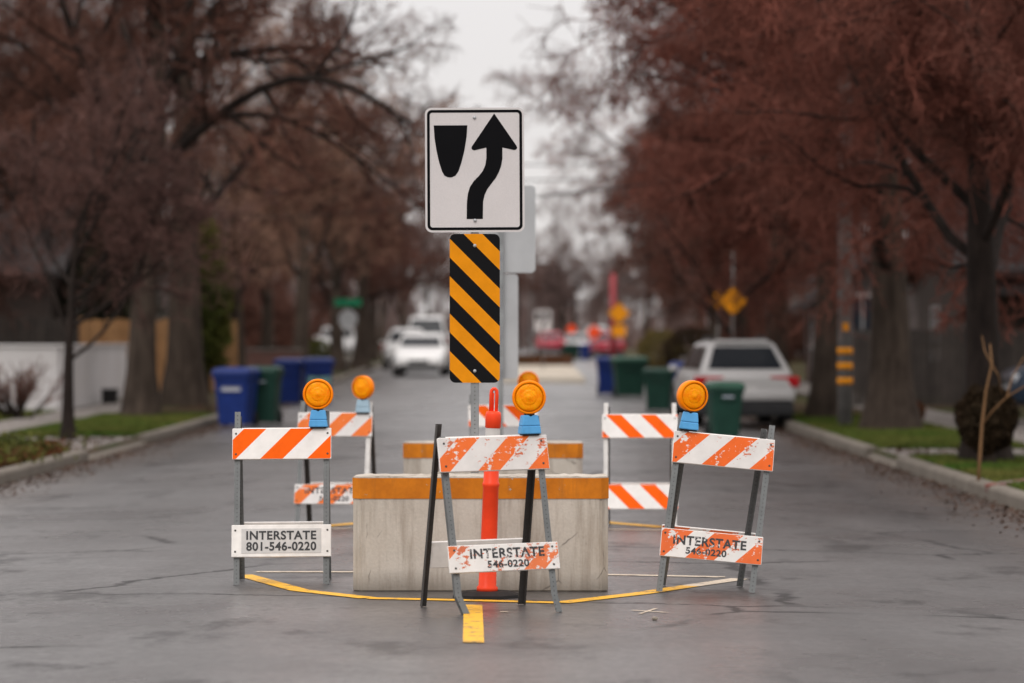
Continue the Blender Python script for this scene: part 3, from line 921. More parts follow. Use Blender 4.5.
# ================================================================== keep right sign with hazard marker
def sign_panel(parent, y, zc, name='sign_panel', roll=0.0):
    mb = MB()
    W, H = 0.61, 0.765
    mb.prism(round_rect(W, H, 0.04, 6), -0.002, 0.002, 0, 2)
    # black border line
    o, i = round_rect(W - 0.026, H - 0.026, 0.03, 6), round_rect(W - 0.060, H - 0.060, 0.016, 6)
    n = len(o)
    for k in range(n):
        k2 = (k + 1) % n
        mb.face([(o[k][0], -0.0032, o[k][1]), (o[k2][0], -0.0032, o[k2][1]), (i[k2][0], -0.0032, i[k2][1]), (i[k][0], -0.0032, i[k][1])], 1)
    S = 0.61 / 484.0                              # traced in a frame of 484 units
    def P(pts): return [((a - 270) * S, (345 - b) * S) for a, b in pts]
    isl = [(71, 127), (235, 127), (231, 185), (220, 250), (205, 310), (190, 352), (176, 372), (160, 380), (150, 381), (138, 380), (122, 372), (110, 350), (96, 305), (84, 250), (75, 190)]
    f = mb.face([(a, -0.0033, b) for a, b in P(isl)], 1)
    shaft_r = [(405, 236), (405, 290), (399, 325), (388, 355), (372, 385), (350, 413), (330, 440), (317, 468), (310, 500), (309, 540), (308, 584)]
    shaft_l = [(327, 236), (327, 285), (322, 320), (310, 348), (292, 372), (266, 398), (246, 428), (236, 460), (231, 500), (230, 540), (229, 584)]
    for k in range(len(shaft_r) - 1):
        mb.face([(a, -0.0033, b) for a, b in P([shaft_l[k], shaft_l[k + 1], shaft_r[k + 1], shaft_r[k]])], 1)
    head = [(366, 70), (258, 228), (254, 238), (258, 246), (268, 250), (327, 236), (405, 236), (462, 249), (473, 246), (478, 238), (474, 228)]
    mb.face([(a, -0.0033, b) for a, b in P(head)], 1)
    for (bx, bz) in ((0, 0.322), (0, -0.31)):
        mb.lathe([(0.0, 0.009), (0.008, 0.008), (0.011, 0.0)], 10, 3, Matrix.Translation((bx, -0.003, bz)) @ Matrix.Rotation(R(90), 4, 'X'))
    for f in mb.bm.faces:                         # white face towards -y
        pass
    return mb.build(name, [M_SIGN, M_SIGNBLACK, M_ALU, M_ALU], parent, (0, y, zc), (0, roll, 0))
def road_sign(loc, yaw, label, s_roll=0.0, dz=0.0):
    root = empty('keep_right_sign', loc, yaw)
    tag(root, label, 'road sign', 'keep right signs on the traffic island')
    mb = MB(); t = 0.05
    mb.box((0, 0, 1.44 - dz / 2), (t, t, 2.88 - dz), 0, 0.003, seg=1)
    mb.build('post', M_STEEL, root)
    sign_panel(root, -0.032, 2.545 - dz, roll=s_roll)
    mb = MB()
    mb.prism(round_rect(0.308, 0.915, 0.036, 6), -0.002, 0.002, 0, 1)
    for bz in (0.385, -0.385):
        mb.lathe([(0.0, 0.009), (0.008, 0.008), (0.011, 0.0)], 10, 1, Matrix.Translation((0, -0.002, bz)) @ Matrix.Rotation(R(90), 4, 'X'))
    mb.build('hazard_marker', [M_MARKER, M_ALU], root, (0, -0.030, 1.695 - dz))
    mb = MB()
    mb.box((0, 0, 0.008), (0.16, 0.16, 0.016), 0, 0.003)
    mb.box((0, 0, 0.10), (0.062, 0.062, 0.17), 0, 0.003)
    mb.build('post_socket', M_LEGSTEEL, root)
    return root
DS = F / 162.5
road_sign((px(474.8, DS), DS, road_z(-0.3, DS)), R(0.5), 'keep right sign over a black and orange striped marker, facing the viewer', R(-0.3))
DB = F / 114.5
road_sign((px(500.5, DB), DB, road_z(-0.2, DB) - 0.01), R(180), 'grey back of a sign and its marker behind the keep right sign', 0.0, 0.065)

# ================================================================== orange tube marker
def tube_marker(loc):
    root = empty('tube_marker', loc)
    tag(root, 'orange red plastic tube marker with a handle loop on a black rubber base', 'tube marker')
    mb = MB()
    pts = [(0.235 * math.cos(R(22.5 + 45 * k)), 0.235 * math.sin(R(22.5 + 45 * k))) for k in range(8)]
    for z0, z1, a, b in ((0.0, 0.016, 0.92, 0.90), (0.016, 0.034, 0.84, 0.55)):
        va = [mb.bm.verts.new((p[0] * a, p[1] * a, z0)) for p in pts]; vb = [mb.bm.verts.new((p[0] * b, p[1] * b, z1)) for p in pts]
        for i in range(8): mb.bm.faces.new((va[i], va[(i + 1) % 8], vb[(i + 1) % 8], vb[i]))
        mb.bm.faces.new(vb); mb.bm.faces.new(list(reversed(va)))
    mb.build('rubber_base', M_BLACK, root)
    tilt = Matrix.Rotation(R(2.0), 4, 'Y')
    mb = MB()
    mb.lathe([(0.0, 0.03), (0.062, 0.03), (0.062, 0.055), (0.052, 0.065), (0.048, 0.30), (0.046, 0.64), (0.050, 0.645), (0.050, 0.665), (0.045, 0.67),
              (0.042, 0.85), (0.040, 0.985), (0.046, 0.99), (0.046, 1.065), (0.041, 1.08), (0.026, 1.085), (0.0, 1.085)], 24, 0, tilt)
    mb.build('tube', M_RED, root)
    mb = MB()
    mb.lathe([(0.0435, 0.76), (0.0455, 0.76), (0.0430, 0.985), (0.0410, 0.985)], 24, 0, tilt)
    mb.build('reflective_collar', M_REDREF, root)
    mb = MB()
    loop = [(-0.016, 0, 1.07), (-0.017, 0, 1.18)] + [(0.017 * math.cos(a), 0, 1.195 + 0.02 * math.sin(a)) for a in (R(150), R(110), R(70), R(30))] + [(0.017, 0, 1.18), (0.016, 0, 1.07)]
    mb.tube([tilt @ Vector(p) for p in loop], 0.0105, 8)
    mb.tube([tilt @ Vector((-0.004, 0.004, 1.08)), tilt @ Vector((-0.004, 0.004, 1.19))], 0.006, 6)
    mb.build('handle', M_RED, root)
    return root
tube_marker((px(487, 19.95), 19.95, road_z(-0.2, 19.95) + 0.001))

# bits on the road
def stone(name, loc, s, mat, label, seed):
    rr = random.Random(seed)
    bm = bmesh.new(); bmesh.ops.create_icosphere(bm, subdivisions=2, radius=1.0)
    for v in bm.verts: v.co = Vector((v.co.x * s[0], v.co.y * s[1], v.co.z * s[2])) * (0.82 + 0.3 * rr.random())
    zmin = min(v.co.z for v in bm.verts)
    for v in bm.verts: v.co.z -= zmin
    mb = MB(); mb.merge(bm, 0)
    return tag(mb.build(name, mat, None, loc), label, 'stone')
q = g(655, 621)
stone('pebble', (q[0], q[1], road_z(*q)), (0.018, 0.016, 0.011), M_BLOCK, 'small pale pebble lying alone on the road before the tilted barricade', 3)
# the edging brick at the right-hand lawn
def edging():
    d = 34.6; x = px(1016, d)
    mb = MB()
    mb.box((0, 0, 0.045), (0.62, 0.16, 0.09), 0, 0.018, Matrix.Rotation(R(-7), 3, 'Y'))
    o = mb.build('edging_stone', M_BRICK, None, (x, d, zl(d) - 0.01), (0, 0, R(12)))
    tag(o, 'low reddish edging stone lying in the lawn at the right edge', 'edging stone')
edging()

# ================================================================== wheelie bins
def bin_(x, d, yaw, kind, label, w=0.70, h=1.08, lab=None, gz=None, group=None):
    z = (road_z(x, d) if RXL < x < RXR else zl(d) + 0.022) if gz is None else gz
    root = empty('wheelie_bin', (x, d, z), yaw)
    tag(root, label, 'bin', group or 'wheelie bins put out along the kerb')
    body, lid = (M_BLUEBIN, M_BLUEBIN) if kind == 'blue' else ((M_GREENBIN, M_GREENLID) if kind == 'green' else (M_GREENBIN, M_GREENBIN))
    dp = w * 1.12
    mb = MB()
    levels = [(0.04, 0.76, 0.70), (0.10, 0.78, 0.72), (h * 0.80, 0.94, 0.93), (h * 0.80, 1.0, 1.0), (h * 0.88, 1.01, 1.01)]
    rings = []
    for z0, a, b in levels:
        pl = round_rect(w * a, dp * b, 0.07, 3)
        rings.append([mb.bm.verts.new((p[0], p[1], z0)) for p in pl])
    n = len(rings[0])
    for a, b in zip(rings[:-1], rings[1:]):
        for i in range(n): mb.bm.faces.new((a[i], a[(i + 1) % n], b[(i + 1) % n], b[i]))
    mb.bm.faces.new(list(reversed(rings[0]))); mb.bm.faces.new(rings[-1])
    # ribs of the lift bar
    mb.box((0, -dp * 0.475, h * 0.70), (w * 0.5, 0.03, 0.04), 0, 0.008)
    mb.build('bin_body', body, root)
    mb = MB()
    rings = []
    for z0, a, dy in ((h * 0.88 + 0.002, 1.07, 0), (h * 0.92, 1.07, 0), (h * 0.97, 1.0, 0.0), (h * 1.0, 0.78, 0.02)):
        pl = round_rect(w * a, dp * a, 0.09, 3)
        rings.append([mb.bm.verts.new((p[0], p[1] + dy, z0)) for p in pl])
    for a, b in zip(rings[:-1], rings[1:]):
        for i in range(n): mb.bm.faces.new((a[i], a[(i + 1) % n], b[(i + 1) % n], b[i]))
    mb.bm.faces.new(list(reversed(rings[0]))); mb.bm.faces.new(rings[-1])
    mb.build('lid', lid, root)
    mb = MB()
    mb.tube([(-w * 0.42, dp * 0.54, h * 0.86), (-w * 0.42, dp * 0.62, h * 0.93), (w * 0.42, dp * 0.62, h * 0.93), (w * 0.42, dp * 0.54, h * 0.86)], 0.018, 8)
    mb.build('handle', body, root)
    for sx in (-1, 1):
        mb = MB()
        T = Matrix.Translation((sx * w * 0.40, dp * 0.36, 0.14)) @ Matrix.Rotation(R(90), 4, 'Y')
        mb.lathe([(0.0, -0.03), (0.11, -0.03), (0.14, -0.022), (0.14, 0.022), (0.11, 0.03), (0.0, 0.03)], 20, 0, T)
        mb.build('wheel', M_TYRE, root)
    if lab:
        mb = MB()
        th = math.atan2(dp * (0.93 - 0.72) / 2, h * 0.7)
        zc = h * (0.66 if lab == 'pale' else 0.55)
        if lab == 'small': zc = h * 0.72
        ww, hh = {'pale': (0.36, 0.13), 'teal': (0.52, 0.34), 'small': (0.18, 0.07)}[lab]
        yc = -(dp * (0.72 + (0.93 - 0.72) * (zc - 0.1) / (h * 0.7)) / 2) - 0.006
        mb.box((0, 0, 0), (ww, 0.004, hh), 0)
        if lab == 'pale':
            mb.box((0, -0.003, 0.02), (ww * 0.82, 0.003, 0.02), 1); mb.box((0.0, -0.003, -0.025), (ww * 0.7, 0.003, 0.016), 1)
        mb.build('sticker', [M_TEALLABEL if lab == 'teal' else M_BINLABEL, M_SHEET], root, (0, yc, zc), (th * -1, 0, 0))
    return root
def bin_at(u, v_bottom, yaw, kind, label, z=-0.10, **k):
    d = (EYE - z) * F / (v_bottom - VY)
    for _ in range(4):
        x = px(u, d); d = (EYE - (road_z(x, d) if RXL < x < RXR else zl(d))) * F / (v_bottom - VY)
    return bin_(px(u, d), d, yaw, kind, label, **k)
bin_at(236.5, 426.5, R(-12), 'blue', 'blue wheelie bin with a pale sticker, leftmost bin at the left kerb', lab='pale', w=0.70)
bin_at(264, 424.5, R(-8), 'dark', 'green wheelie bin standing between the blue bins at the left kerb', lab='small', w=0.62)
bin_at(291, 404.5, R(-10), 'blue', 'plain blue wheelie bin behind the green one at the left kerb', w=0.66)
bin_at(318, 404.0, R(8), 'blue', 'blue wheelie bin with a green grey sticker, above the left barricade lamp', lab='teal', w=0.68)
d_ = 54.0
bin_(px(724, d_), d_, R(10), 'green', 'short green wheelie bin with a small sticker, right behind the parked white car', w=0.55, h=0.90, lab='small')
bin_at(629, 397.5, R(6), 'green', 'wide green wheelie bin standing out on the road, left of the dark one', w=0.84, h=1.02)
bin_at(608, 395.5, R(0), 'blue', 'blue wheelie bin half hidden behind the wide green bin', w=0.60, h=0.98)
bin_at(659, 411.5, R(-6), 'dark', 'very dark green wheelie bin near the middle of the right-hand bins', w=0.62, h=0.92)
bin_at(683, 406, R(-5), 'blue', 'blue wheelie bin between the dark green bin and the parked white car', w=0.60, h=1.0)
bin_(px(571, 160), 160, R(0), 'dark', 'small far green bin beside a blue one before the red car', w=0.85, h=0.80, gz=zl(160) - 0.05)
bin_(px(585, 159), 159, R(5), 'blue', 'small far blue bin beside a green one before the red car', w=0.50, h=0.78, gz=zl(159) - 0.05)

# ================================================================== vehicles
def loft(mb, stations, mi=0):
    """stations: (y, [(x,z) right half from bottom centre to top centre]) mirrored into rings"""
    rings = []
    for y, half in stations:
        ring = [(x, y, z) for x, z in half] + [(-x, y, z) for x, z in reversed(half)]
        rings.append([mb.bm.verts.new(p) for p in ring])
    n = len(rings[0])
    for a, b in zip(rings[:-1], rings[1:]):
        for i in range(n):
            f = mb.bm.faces.new((a[i], a[(i + 1) % n], b[(i + 1) % n], b[i])); f.smooth = True; f.material_index = mi
    f = mb.bm.faces.new(list(reversed(rings[0]))); f.material_index = mi
    f = mb.bm.faces.new(rings[-1]); f.material_index = mi
def car(x, d, yaw, style, paint_m, label, cat='car', group='cars parked along the street', z=None):
    root = empty('parked_car', (x, d, (road_z(x, d) if z is None else z)), yaw)
    tag(root, label, cat, group)
    S = {'suv':   dict(L=4.55, W=1.84, belt=1.00, roof=1.57, hood=0.98, cl=0.24, wr=0.36, g=(-2.16, -1.55, 0.45, 1.3), wb=1.32),
         'sedan': dict(L=4.6, W=1.80, belt=0.93, roof=1.44, hood=0.86, cl=0.2, wr=0.33, g=(-1.75, -1.0, 0.45, 1.3), wb=1.36),
         'van':   dict(L=5.0, W=1.95, belt=1.15, roof=2.05, hood=1.05, cl=0.25, wr=0.36, g=(-2.45, -2.35, 1.1, 1.75), wb=1.5),
         'pickup': dict(L=5.4, W=1.95, belt=1.12, roof=1.80, hood=1.10, cl=0.3, wr=0.39, g=(-0.75, -0.55, 0.75, 1.2), wb=1.75)}[style]
    Lh, w = S['L'] / 2, S['W'] / 2
    bt, hd, cl = S['belt'], S['hood'], S['cl']
    def half(zb, zt, ws=1.0):
        return [(w * ws * 0.72, zb), (w * ws * 0.94, zb + 0.08), (w * ws, zb + (zt - zb) * 0.45), (w * ws * 0.985, zb + (zt - zb) * 0.72), (w * ws * 0.90, zt - 0.02), (w * ws * 0.55, zt)]
    mb = MB()
    rear_t = bt + 0.0
    loft(mb, [(-Lh, half(cl + 0.16, rear_t - 0.14, 0.86)), (-Lh + 0.06, half(cl + 0.06, rear_t - 0.03, 0.95)), (-Lh + 0.3, half(cl, rear_t, 1.0)), (-Lh * 0.4, half(cl - 0.02, bt + 0.01, 1.0)),
              (S['g'][3] - 0.1, half(cl - 0.02, bt, 1.0)), (S['g'][3] + 0.1, half(cl - 0.02, bt - 0.02, 0.99)), (Lh - 0.45, half(cl, hd - 0.06, 0.96)), (Lh - 0.12, half(cl + 0.03, hd - 0.16, 0.88)),
              (Lh, half(cl + 0.10, hd - 0.28, 0.76))])
    # cabin
    y0, y1, y2, y3 = S['g']; rz = S['roof']
    wb_, wt_ = w * 0.90, w * (0.62 if style == 'suv' else 0.70)
    cab = []
    def ringp(zz, ya, yb, ww): return [(-ww, ya, zz), (ww, ya, zz), (ww, yb, zz), (-ww, yb, zz)]
    levs = [(bt - 0.03, y0, y3, wb_), (rz - 0.06, y1 - 0.02, y2 + 0.10, wt_ + 0.02), (rz, y1 + 0.15, y2 - 0.25, wt_ - 0.12)]
    rs = [[mb.bm.verts.new(p) for p in ringp(*l_)] for l_ in levs]
    for a, b in zip(rs[:-1], rs[1:]):
        for i in range(4): mb.bm.faces.new((a[i], a[(i + 1) % 4], b[(i + 1) % 4], b[i]))
    mb.bm.faces.new(rs[-1])
    mb.build('body', paint_m, root, bevel=0.07 if style == 'suv' else 0.04)
    # glass, a little proud of the cabin
    e = 0.02
    zb0, zt0 = bt + 0.05, rz - 0.13
    tt = lambda z_: (z_ - (bt - 0.03)) / (rz - 0.06 - (bt - 0.03))
    yr = lambda z_: y0 + (y1 - 0.02 - y0) * tt(z_); yf = lambda z_: y3 + (y2 + 0.10 - y3) * tt(z_); ww = lambda z_: wb_ + (wt_ + 0.02 - wb_) * tt(z_)
    mb = MB(); mb.face([(-ww(zb0) + 0.12, yr(zb0) - e, zb0), (ww(zb0) - 0.12, yr(zb0) - e, zb0), (ww(zt0) - 0.10, yr(zt0) - e, zt0), (-ww(zt0) + 0.10, yr(zt0) - e, zt0)])
    if style != 'van' or True: mb.build('rear_window', M_GLASS, root)
    mb = MB(); mb.face([(ww(zb0) - 0.08, yf(zb0) + e, zb0), (-ww(zb0) + 0.08, yf(zb0) + e, zb0), (-ww(zt0) + 0.07, yf(zt0) + e, zt0), (ww(zt0) - 0.07, yf(zt0) + e, zt0)])
    mb.build('windscreen', M_GLASS, root)
    for sx in (-1, 1):
        mb = MB()
        ya0, yb0, ya1, yb1 = yr(zb0) + 0.25, yf(zb0) - 0.25, yr(zt0) + 0.22, yf(zt0) - 0.18
        ym = (ya1 + yb1) / 2 - 0.1
        for (a0, b0, a1, b1) in ((ya0, ym - 0.04, ya1, ym - 0.04), (ym + 0.04, yb0, ym + 0.04, yb1)):
            mb.face([(sx * (ww(zb0) + e), a0, zb0), (sx * (ww(zb0) + e), b0, zb0), (sx * (ww(zt0) + e), b1, zt0), (sx * (ww(zt0) + e), a1, zt0)])
        mb.build('side_window', M_GLASS, root)
        mb = MB(); mb.box((sx * (w + 0.04), y3 - 0.35, bt + 0.04), (0.16, 0.08, 0.10), 0, 0.03); mb.build('mirror', paint_m, root)
        mb = MB(); mb.box((0, 0, 0), (0.54, 0.08, 0.20), 0, 0.03); mb.box((sx * 0.18, 0.05, -0.01), (0.10, 0.22, 0.14), 0, 0.03)
        mb.build('tail_light', M_TAIL, root, (sx * w * 0.74, -Lh + 0.05, bt - 0.18))
        mb = MB(); mb.box((0, 0, 0), (0.36, 0.22, 0.14), 0, 0.04)
        mb.build('headlight', M_HEAD, root, (sx * w * 0.66, Lh - 0.16, hd - 0.30))
        for sy in (-1, 1):
            T = Matrix.Translation((sx * (w - 0.115), sy * S['wb'], S['wr'])) @ Matrix.Rotation(R(90), 4, 'Y')
            mb = MB(); r = S['wr']
            mb.lathe([(r * 0.64, -0.115), (r * 0.93, -0.115), (r, -0.09), (r, 0.09), (r * 0.93, 0.115), (r * 0.64, 0.115)], 28, 0, T)
            wh = mb.build('wheel', M_TYRE, root)
            mb = MB()
            mb.lathe([(0.0, 0.07), (0.06, 0.085), (0.10, 0.07), (r * 0.58, 0.075), (r * 0.66, 0.112)], 28, 0, T)
            mb.lathe([(0.0, -0.07), (0.06, -0.085), (0.10, -0.07), (r * 0.58, -0.075), (r * 0.66, -0.112)], 28, 0, T)
            mb.build('rim', M_RIM, wh)
            mb = MB()                             # dark wheel arch lip
            arch = [(-0.02 * 0 + (r + 0.07) * math.cos(a), (r + 0.07) * math.sin(a)) for a in np.linspace(0, math.pi, 14)]
            inn = [((r - 0.02) * math.cos(a), (r - 0.02) * math.sin(a)) for a in np.linspace(0, math.pi, 14)]
            for k in range(13):
                mb.face([(sx * (w + 0.004), sy * S['wb'] + arch[k][0], S['wr'] + arch[k][1]), (sx * (w + 0.004), sy * S['wb'] + arch[k + 1][0], S['wr'] + arch[k + 1][1]),
                         (sx * (w + 0.004), sy * S['wb'] + inn[k + 1][0], S['wr'] + inn[k + 1][1]), (sx * (w + 0.004), sy * S['wb'] + inn[k][0], S['wr'] + inn[k][1])])
            mb.build('wheel_arch', M_TRIM, root)
    mb = MB(); mb.box((0, -Lh + 0.09, cl + 0.10), (w * 1.84, 0.34, 0.27), 0, 0.06); mb.build('rear_bumper', M_TRIM, root)
    mb = MB(); mb.box((0, -Lh + 0.07, cl + 0.335), (w * 1.86, 0.34, 0.19), 0, 0.07); mb.build('bumper_step', paint_m, root)
    mb = MB(); mb.box((0, Lh - 0.06, cl + 0.12), (w * 1.45, 0.22, 0.14), 0, 0.04); mb.build('front_bumper', M_TRIM, root)
    mb = MB(); mb.box((0, Lh - 0.04, hd - 0.38), (w * 0.75, 0.10, 0.12), 0, 0.02); mb.build('grille', M_TRIM, root)
    mb = MB(); mb.box((0, -Lh - 0.012, bt - 0.34), (0.36, 0.03, 0.13), 0, 0.005); mb.build('number_plate', M_SHEET, root)
    if style == 'suv':
        for sx in (-1, 1):
            mb = MB(); mb.tube([(sx * (wt_ - 0.08), y1 + 0.25, rz - 0.01), (sx * (wt_ - 0.08), y1 + 0.35, rz + 0.05), (sx * (wt_ - 0.08), y2 - 0.4, rz + 0.05), (sx * (wt_ - 0.08), y2 - 0.3, rz - 0.01)], 0.018, 6)
            mb.build('roof_rail', M_TRIM, root)
        mb = MB(); mb.box((0, y1 + 0.02, rz - 0.045), (wt_ * 1.75, 0.22, 0.05), 0, 0.02); mb.build('spoiler', paint_m, root)
    return root
DSUV = 61.0
car(px(738, DSUV), DSUV + 2.2, R(4.0), 'suv', M_SILVER, 'pearl white hatchback SUV seen from behind, parked at the right kerb', 'car')
car(px(421, 113), 115, R(178), 'sedan', M_WHITECAR, 'white car facing the viewer on the left, nearest of the white vehicles there', 'car')
car(px(404, 128), 131, R(183), 'suv', M_WHITECAR, 'white SUV parked behind the nearest white car on the left', 'car')
car(px(426, 150), 152, R(180), 'van', M_WHITECAR, 'tall white van rising behind the white cars on the left', 'van')
car(px(606, 172), 174.5, R(2), 'sedan', M_REDCAR, 'larger red car seen beyond the far green and blue bins', 'car')
car(px(551, 215), 217, R(0), 'sedan', M_REDCAR, 'small red car far down the street beside the white far sign', 'car')
car(px(578, 225), 229, R(180), 'sedan', M_SILVER, 'pale car far down the street behind the orange work sign', 'car')
car(px(598, 245), 249, R(180), 'van', M_WHITECAR, 'white van farthest down the street behind the yellow sign', 'van')
car(px(336, 150), 152, R(180), 'sedan', M_WHITECAR, 'white car far off between the trees under the green street sign', 'car', z=zl(150) + 0.1)
car(px(1004, 60) + 2.7, 60, R(90), 'pickup', M_NAVYCAR, 'dark blue pickup truck standing in the drive at the right edge', 'pickup', z=zl(60) + 0.031)

# ================================================================== street furniture far off
def diamond_sign(loc, side, label, mat, post_top=None, plaque=False, yaw=0.0, zc=2.0, pole_m=None, group='yellow warning signs along the street'):
    root = empty('warning_sign', loc, yaw)
    tag(root, label, 'road sign', group)
    mb = MB(); pt = post_top or zc + side * 0.6
    mb.tube([(0, 0.03, 0), (0, 0.03, pt)], 0.03, 10)
    mb.build('post', pole_m or M_POLE, root)
    mb = MB()
    M3 = Matrix.Rotation(R(45), 3, 'Y')
    pts = [M3 @ Vector((p[0], 0, p[1])) for p in round_rect(side, side, side * 0.07, 4)]
    mb.prism([(p.x, p.z) for p in pts], -0.004, 0.0, 0, 2)
    o = [M3 @ Vector((p[0], 0, p[1])) for p in round_rect(side * 0.93, side * 0.93, side * 0.05, 4)]
    i = [M3 @ Vector((p[0], 0, p[1])) for p in round_rect(side * 0.88, side * 0.88, side * 0.04, 4)]
    for k in range(len(o)):
        k2 = (k + 1) % len(o)
        mb.face([(o[k].x, -0.006, o[k].z), (o[k2].x, -0.006, o[k2].z), (i[k2].x, -0.006, i[k2].z), (i[k].x, -0.006, i[k].z)], 1)
    mb.build('sign_panel', [mat, M_SIGNBLACK, M_ALU], root, (0, -0.005, zc))
    if plaque:
        mb = MB(); mb.prism(round_rect(0.56, 0.46, 0.04, 3), -0.004, 0.0, 0, 1); mb.build('plaque', [mat, M_ALU], root, (0, -0.005, zc - side * 0.71 - 0.26))
    return root
d_ = 71.5
diamond_sign((px(733, d_), d_, zl(d_)), 0.44, 'yellow diamond warning sign on a grey post above the parked white car', M_YSIGN, 3.3, zc=pz(301, d_) - zl(d_))
d_ = 82.0
diamond_sign((px(718, d_), d_, zl(d_)), 0.34, 'smaller yellow diamond sign peeking out left of the nearer one', M_YSIGN, zc=pz(300, d_) - zl(d_))
d_ = 140.0
diamond_sign((px(619, d_), d_, zl(d_) - 0.05), 0.66, 'yellow diamond sign with a square plaque below, far down the street', M_YSIGN, plaque=True, zc=pz(312, d_) - zl(d_))
def bare_pole(loc, h, r, mat, label, cat, name, bands=()):
    root = empty(name, loc)
    tag(root, label, cat)
    mb = MB(); mb.tube([(0, 0, -0.05), (0, 0, h * 0.5), (0, 0, h)], [r, r * 0.92, r * 0.82], 12); mb.build('shaft', mat, root)
    for z in bands:
        mb = MB(); mb.lathe([(r * 1.01, z - 0.055), (r * 1.06, z - 0.055), (r * 1.06, z + 0.055), (r * 1.01, z + 0.055)], 16, 0); mb.build('reflective_band', M_YSIGN, root)
    return root
bare_pole((px(613, 150), 150, zl(150)), 3.9, 0.14, M_PINKPOLE, 'red painted pole standing behind the far yellow sign with a plaque', 'pole', 'painted_pole')
pd = 58.0
pp = bare_pole((px(845, pd), pd, zl(pd)), 8.5, 0.125, M_POLE, 'grey utility pole with three yellow bands on the right verge', 'utility pole', 'utility_pole',
               [pz(v, pd) - zl(pd) for v in (351, 366, 381)])
mb = MB(); mb.box((0, 0, 0), (0.10, 0.012, 0.13), 0, 0.004); mb.build('yellow_tag', M_YSIGN, pp, (0, -0.13, pz(327, pd) - zl(pd)))
# street name sign with the back of a stop sign
def street_sign():
    d = 115.0
    root = empty('street_name_sign', (px(348, d), d, zl(d)))
    tag(root, 'green street name blade on a post above the grey back of an octagon sign', 'street sign')
    mb = MB(); mb.tube([(0, 0.03, 0), (0, 0.03, pz(298, d) - zl(d))], 0.03, 10); mb.build('post', M_POLE, root)
    mb = MB(); mb.box((0, 0, 0), (0.92, 0.012, 0.25), 0, 0.005); mb.build('name_blade', M_GSIGN, root, (0, -0.012, pz(302.5, d) - zl(d)))
    mb = MB(); a = 0.33
    mb.prism([(a * math.cos(R(22.5 + 45 * k)), a * math.sin(R(22.5 + 45 * k))) for k in range(8)], -0.003, 0.003, 0)
    mb.build('octagon_panel', M_ALU, root, (0, -0.008, pz(319, d) - zl(d)))
street_sign()
# far white sign on the median
d_ = 118.0
r_ = empty('far_road_sign', (px(543, d_), d_, zl(d_) + 0.12)); tag(r_, 'small white sign with a dark arrow on the far median', 'road sign')
mb = MB(); mb.tube([(0, 0.03, 0), (0, 0.03, 1.7)], 0.028, 8); mb.build('post', M_POLE, r_)
sign_panel(r_, -0.01, pz(320.5, d_) - zl(d_) - 0.12)
# orange work sign on a folding stand
def work_sign(u, d, v, side, label):
    x = px(u, d)
    z0 = road_z(x, d)
    r = empty('work_sign', (x, d, z0)); tag(r, label, 'work sign')
    zc = pz(v, d) - z0
    mb = MB()
    for a in (45, 135, 225, 315):
        mb.tube([(0, 0, max(0.25, zc - side * 0.6)), (0.45 * math.cos(R(a)), 0.45 * math.sin(R(a)), 0.015)], 0.015, 6)
    mb.tube([(0, 0, 0.2), (0, 0, zc)], 0.02, 6)
    mb.build('stand', M_LEGSTEEL, r)
    mb = MB()
    pts = [Matrix.Rotation(R(45), 3, 'Y') @ Vector((p[0], 0, p[1])) for p in round_rect(side, side, side * 0.16, 4)]
    mb.prism([(p.x, p.z) for p in pts], -0.008, 0.0, 0); mb.build('sign_panel', M_OSIGN, r, (0, -0.022, zc))
work_sign(594, 150, 332, 0.50, 'glowing orange diamond work sign on a stand above the far bins')
work_sign(571.5, 170, 329, 0.40, 'second smaller orange work sign farther down the street')
# street lamp far off
def street_lamp():
    d = 190.0
    r = empty('street_lamp', (px(531, d), d, zl(d))); tag(r, 'far street lamp with a pale head, right of the grey sign back', 'street lamp')
    h = pz(262, d) - zl(d)
    mb = MB(); mb.tube([(0, 0, 0), (0, 0, h - 0.2), (0.1, 0, h), (0.5, 0, h + 0.05)], [0.07, 0.05, 0.045, 0.04], 8); mb.build('lamp_post', M_POLE, r)
    mb = MB(); mb.box((0.68, 0, h + 0.05), (0.55, 0.3, 0.22), 0, 0.08); mb.build('lamp_head', M_WTRIM, r)
street_lamp()

# overhead wires between poles beside the street
def wire(x0, z0, x1, z1, d, sag, label):
    mb = MB(); n = 24
    mb.tube([(x0 + (x1 - x0) * t, d + 2 * t, z0 + (z1 - z0) * t - sag * 4 * t * (1 - t)) for t in np.linspace(0, 1, n + 1)], 0.022, 5)
    tag(mb.build('overhead_wire', M_BLACK), label, 'wire', 'overhead wires across the street')
for xx, lab in ((-16.5, 'dark timber utility pole among the trees on the left'), (17.5, 'dark timber utility pole among the trees on the right')):
    bare_pole((xx, 110 + (2 if xx > 0 else 0), zl(110)), 8.0, 0.14, M_BARKDARK, lab, 'utility pole', 'utility_pole')
mb = MB()
mb.tube([(-16.5 + (px(845, 58.0) + 16.5) * t, 110 - 52.0 * t, 5.5 - 0.9 * t - 2.0 * t * (1 - t)) for t in np.linspace(0, 1, 25)], 0.016, 5)
tag(mb.build('overhead_wire', M_BLACK), 'low dark wire slanting over the street to the banded pole, left of the signs', 'wire', 'overhead wires across the street')
wire(-16.5, 7.0, 17.5, 7.6, 110, 0.6, 'middle wire crossing the street below the bright sky')
wire(-16.5, 7.6, 17.5, 8.0, 110, 0.6, 'top wire crossing the street below the bright sky')

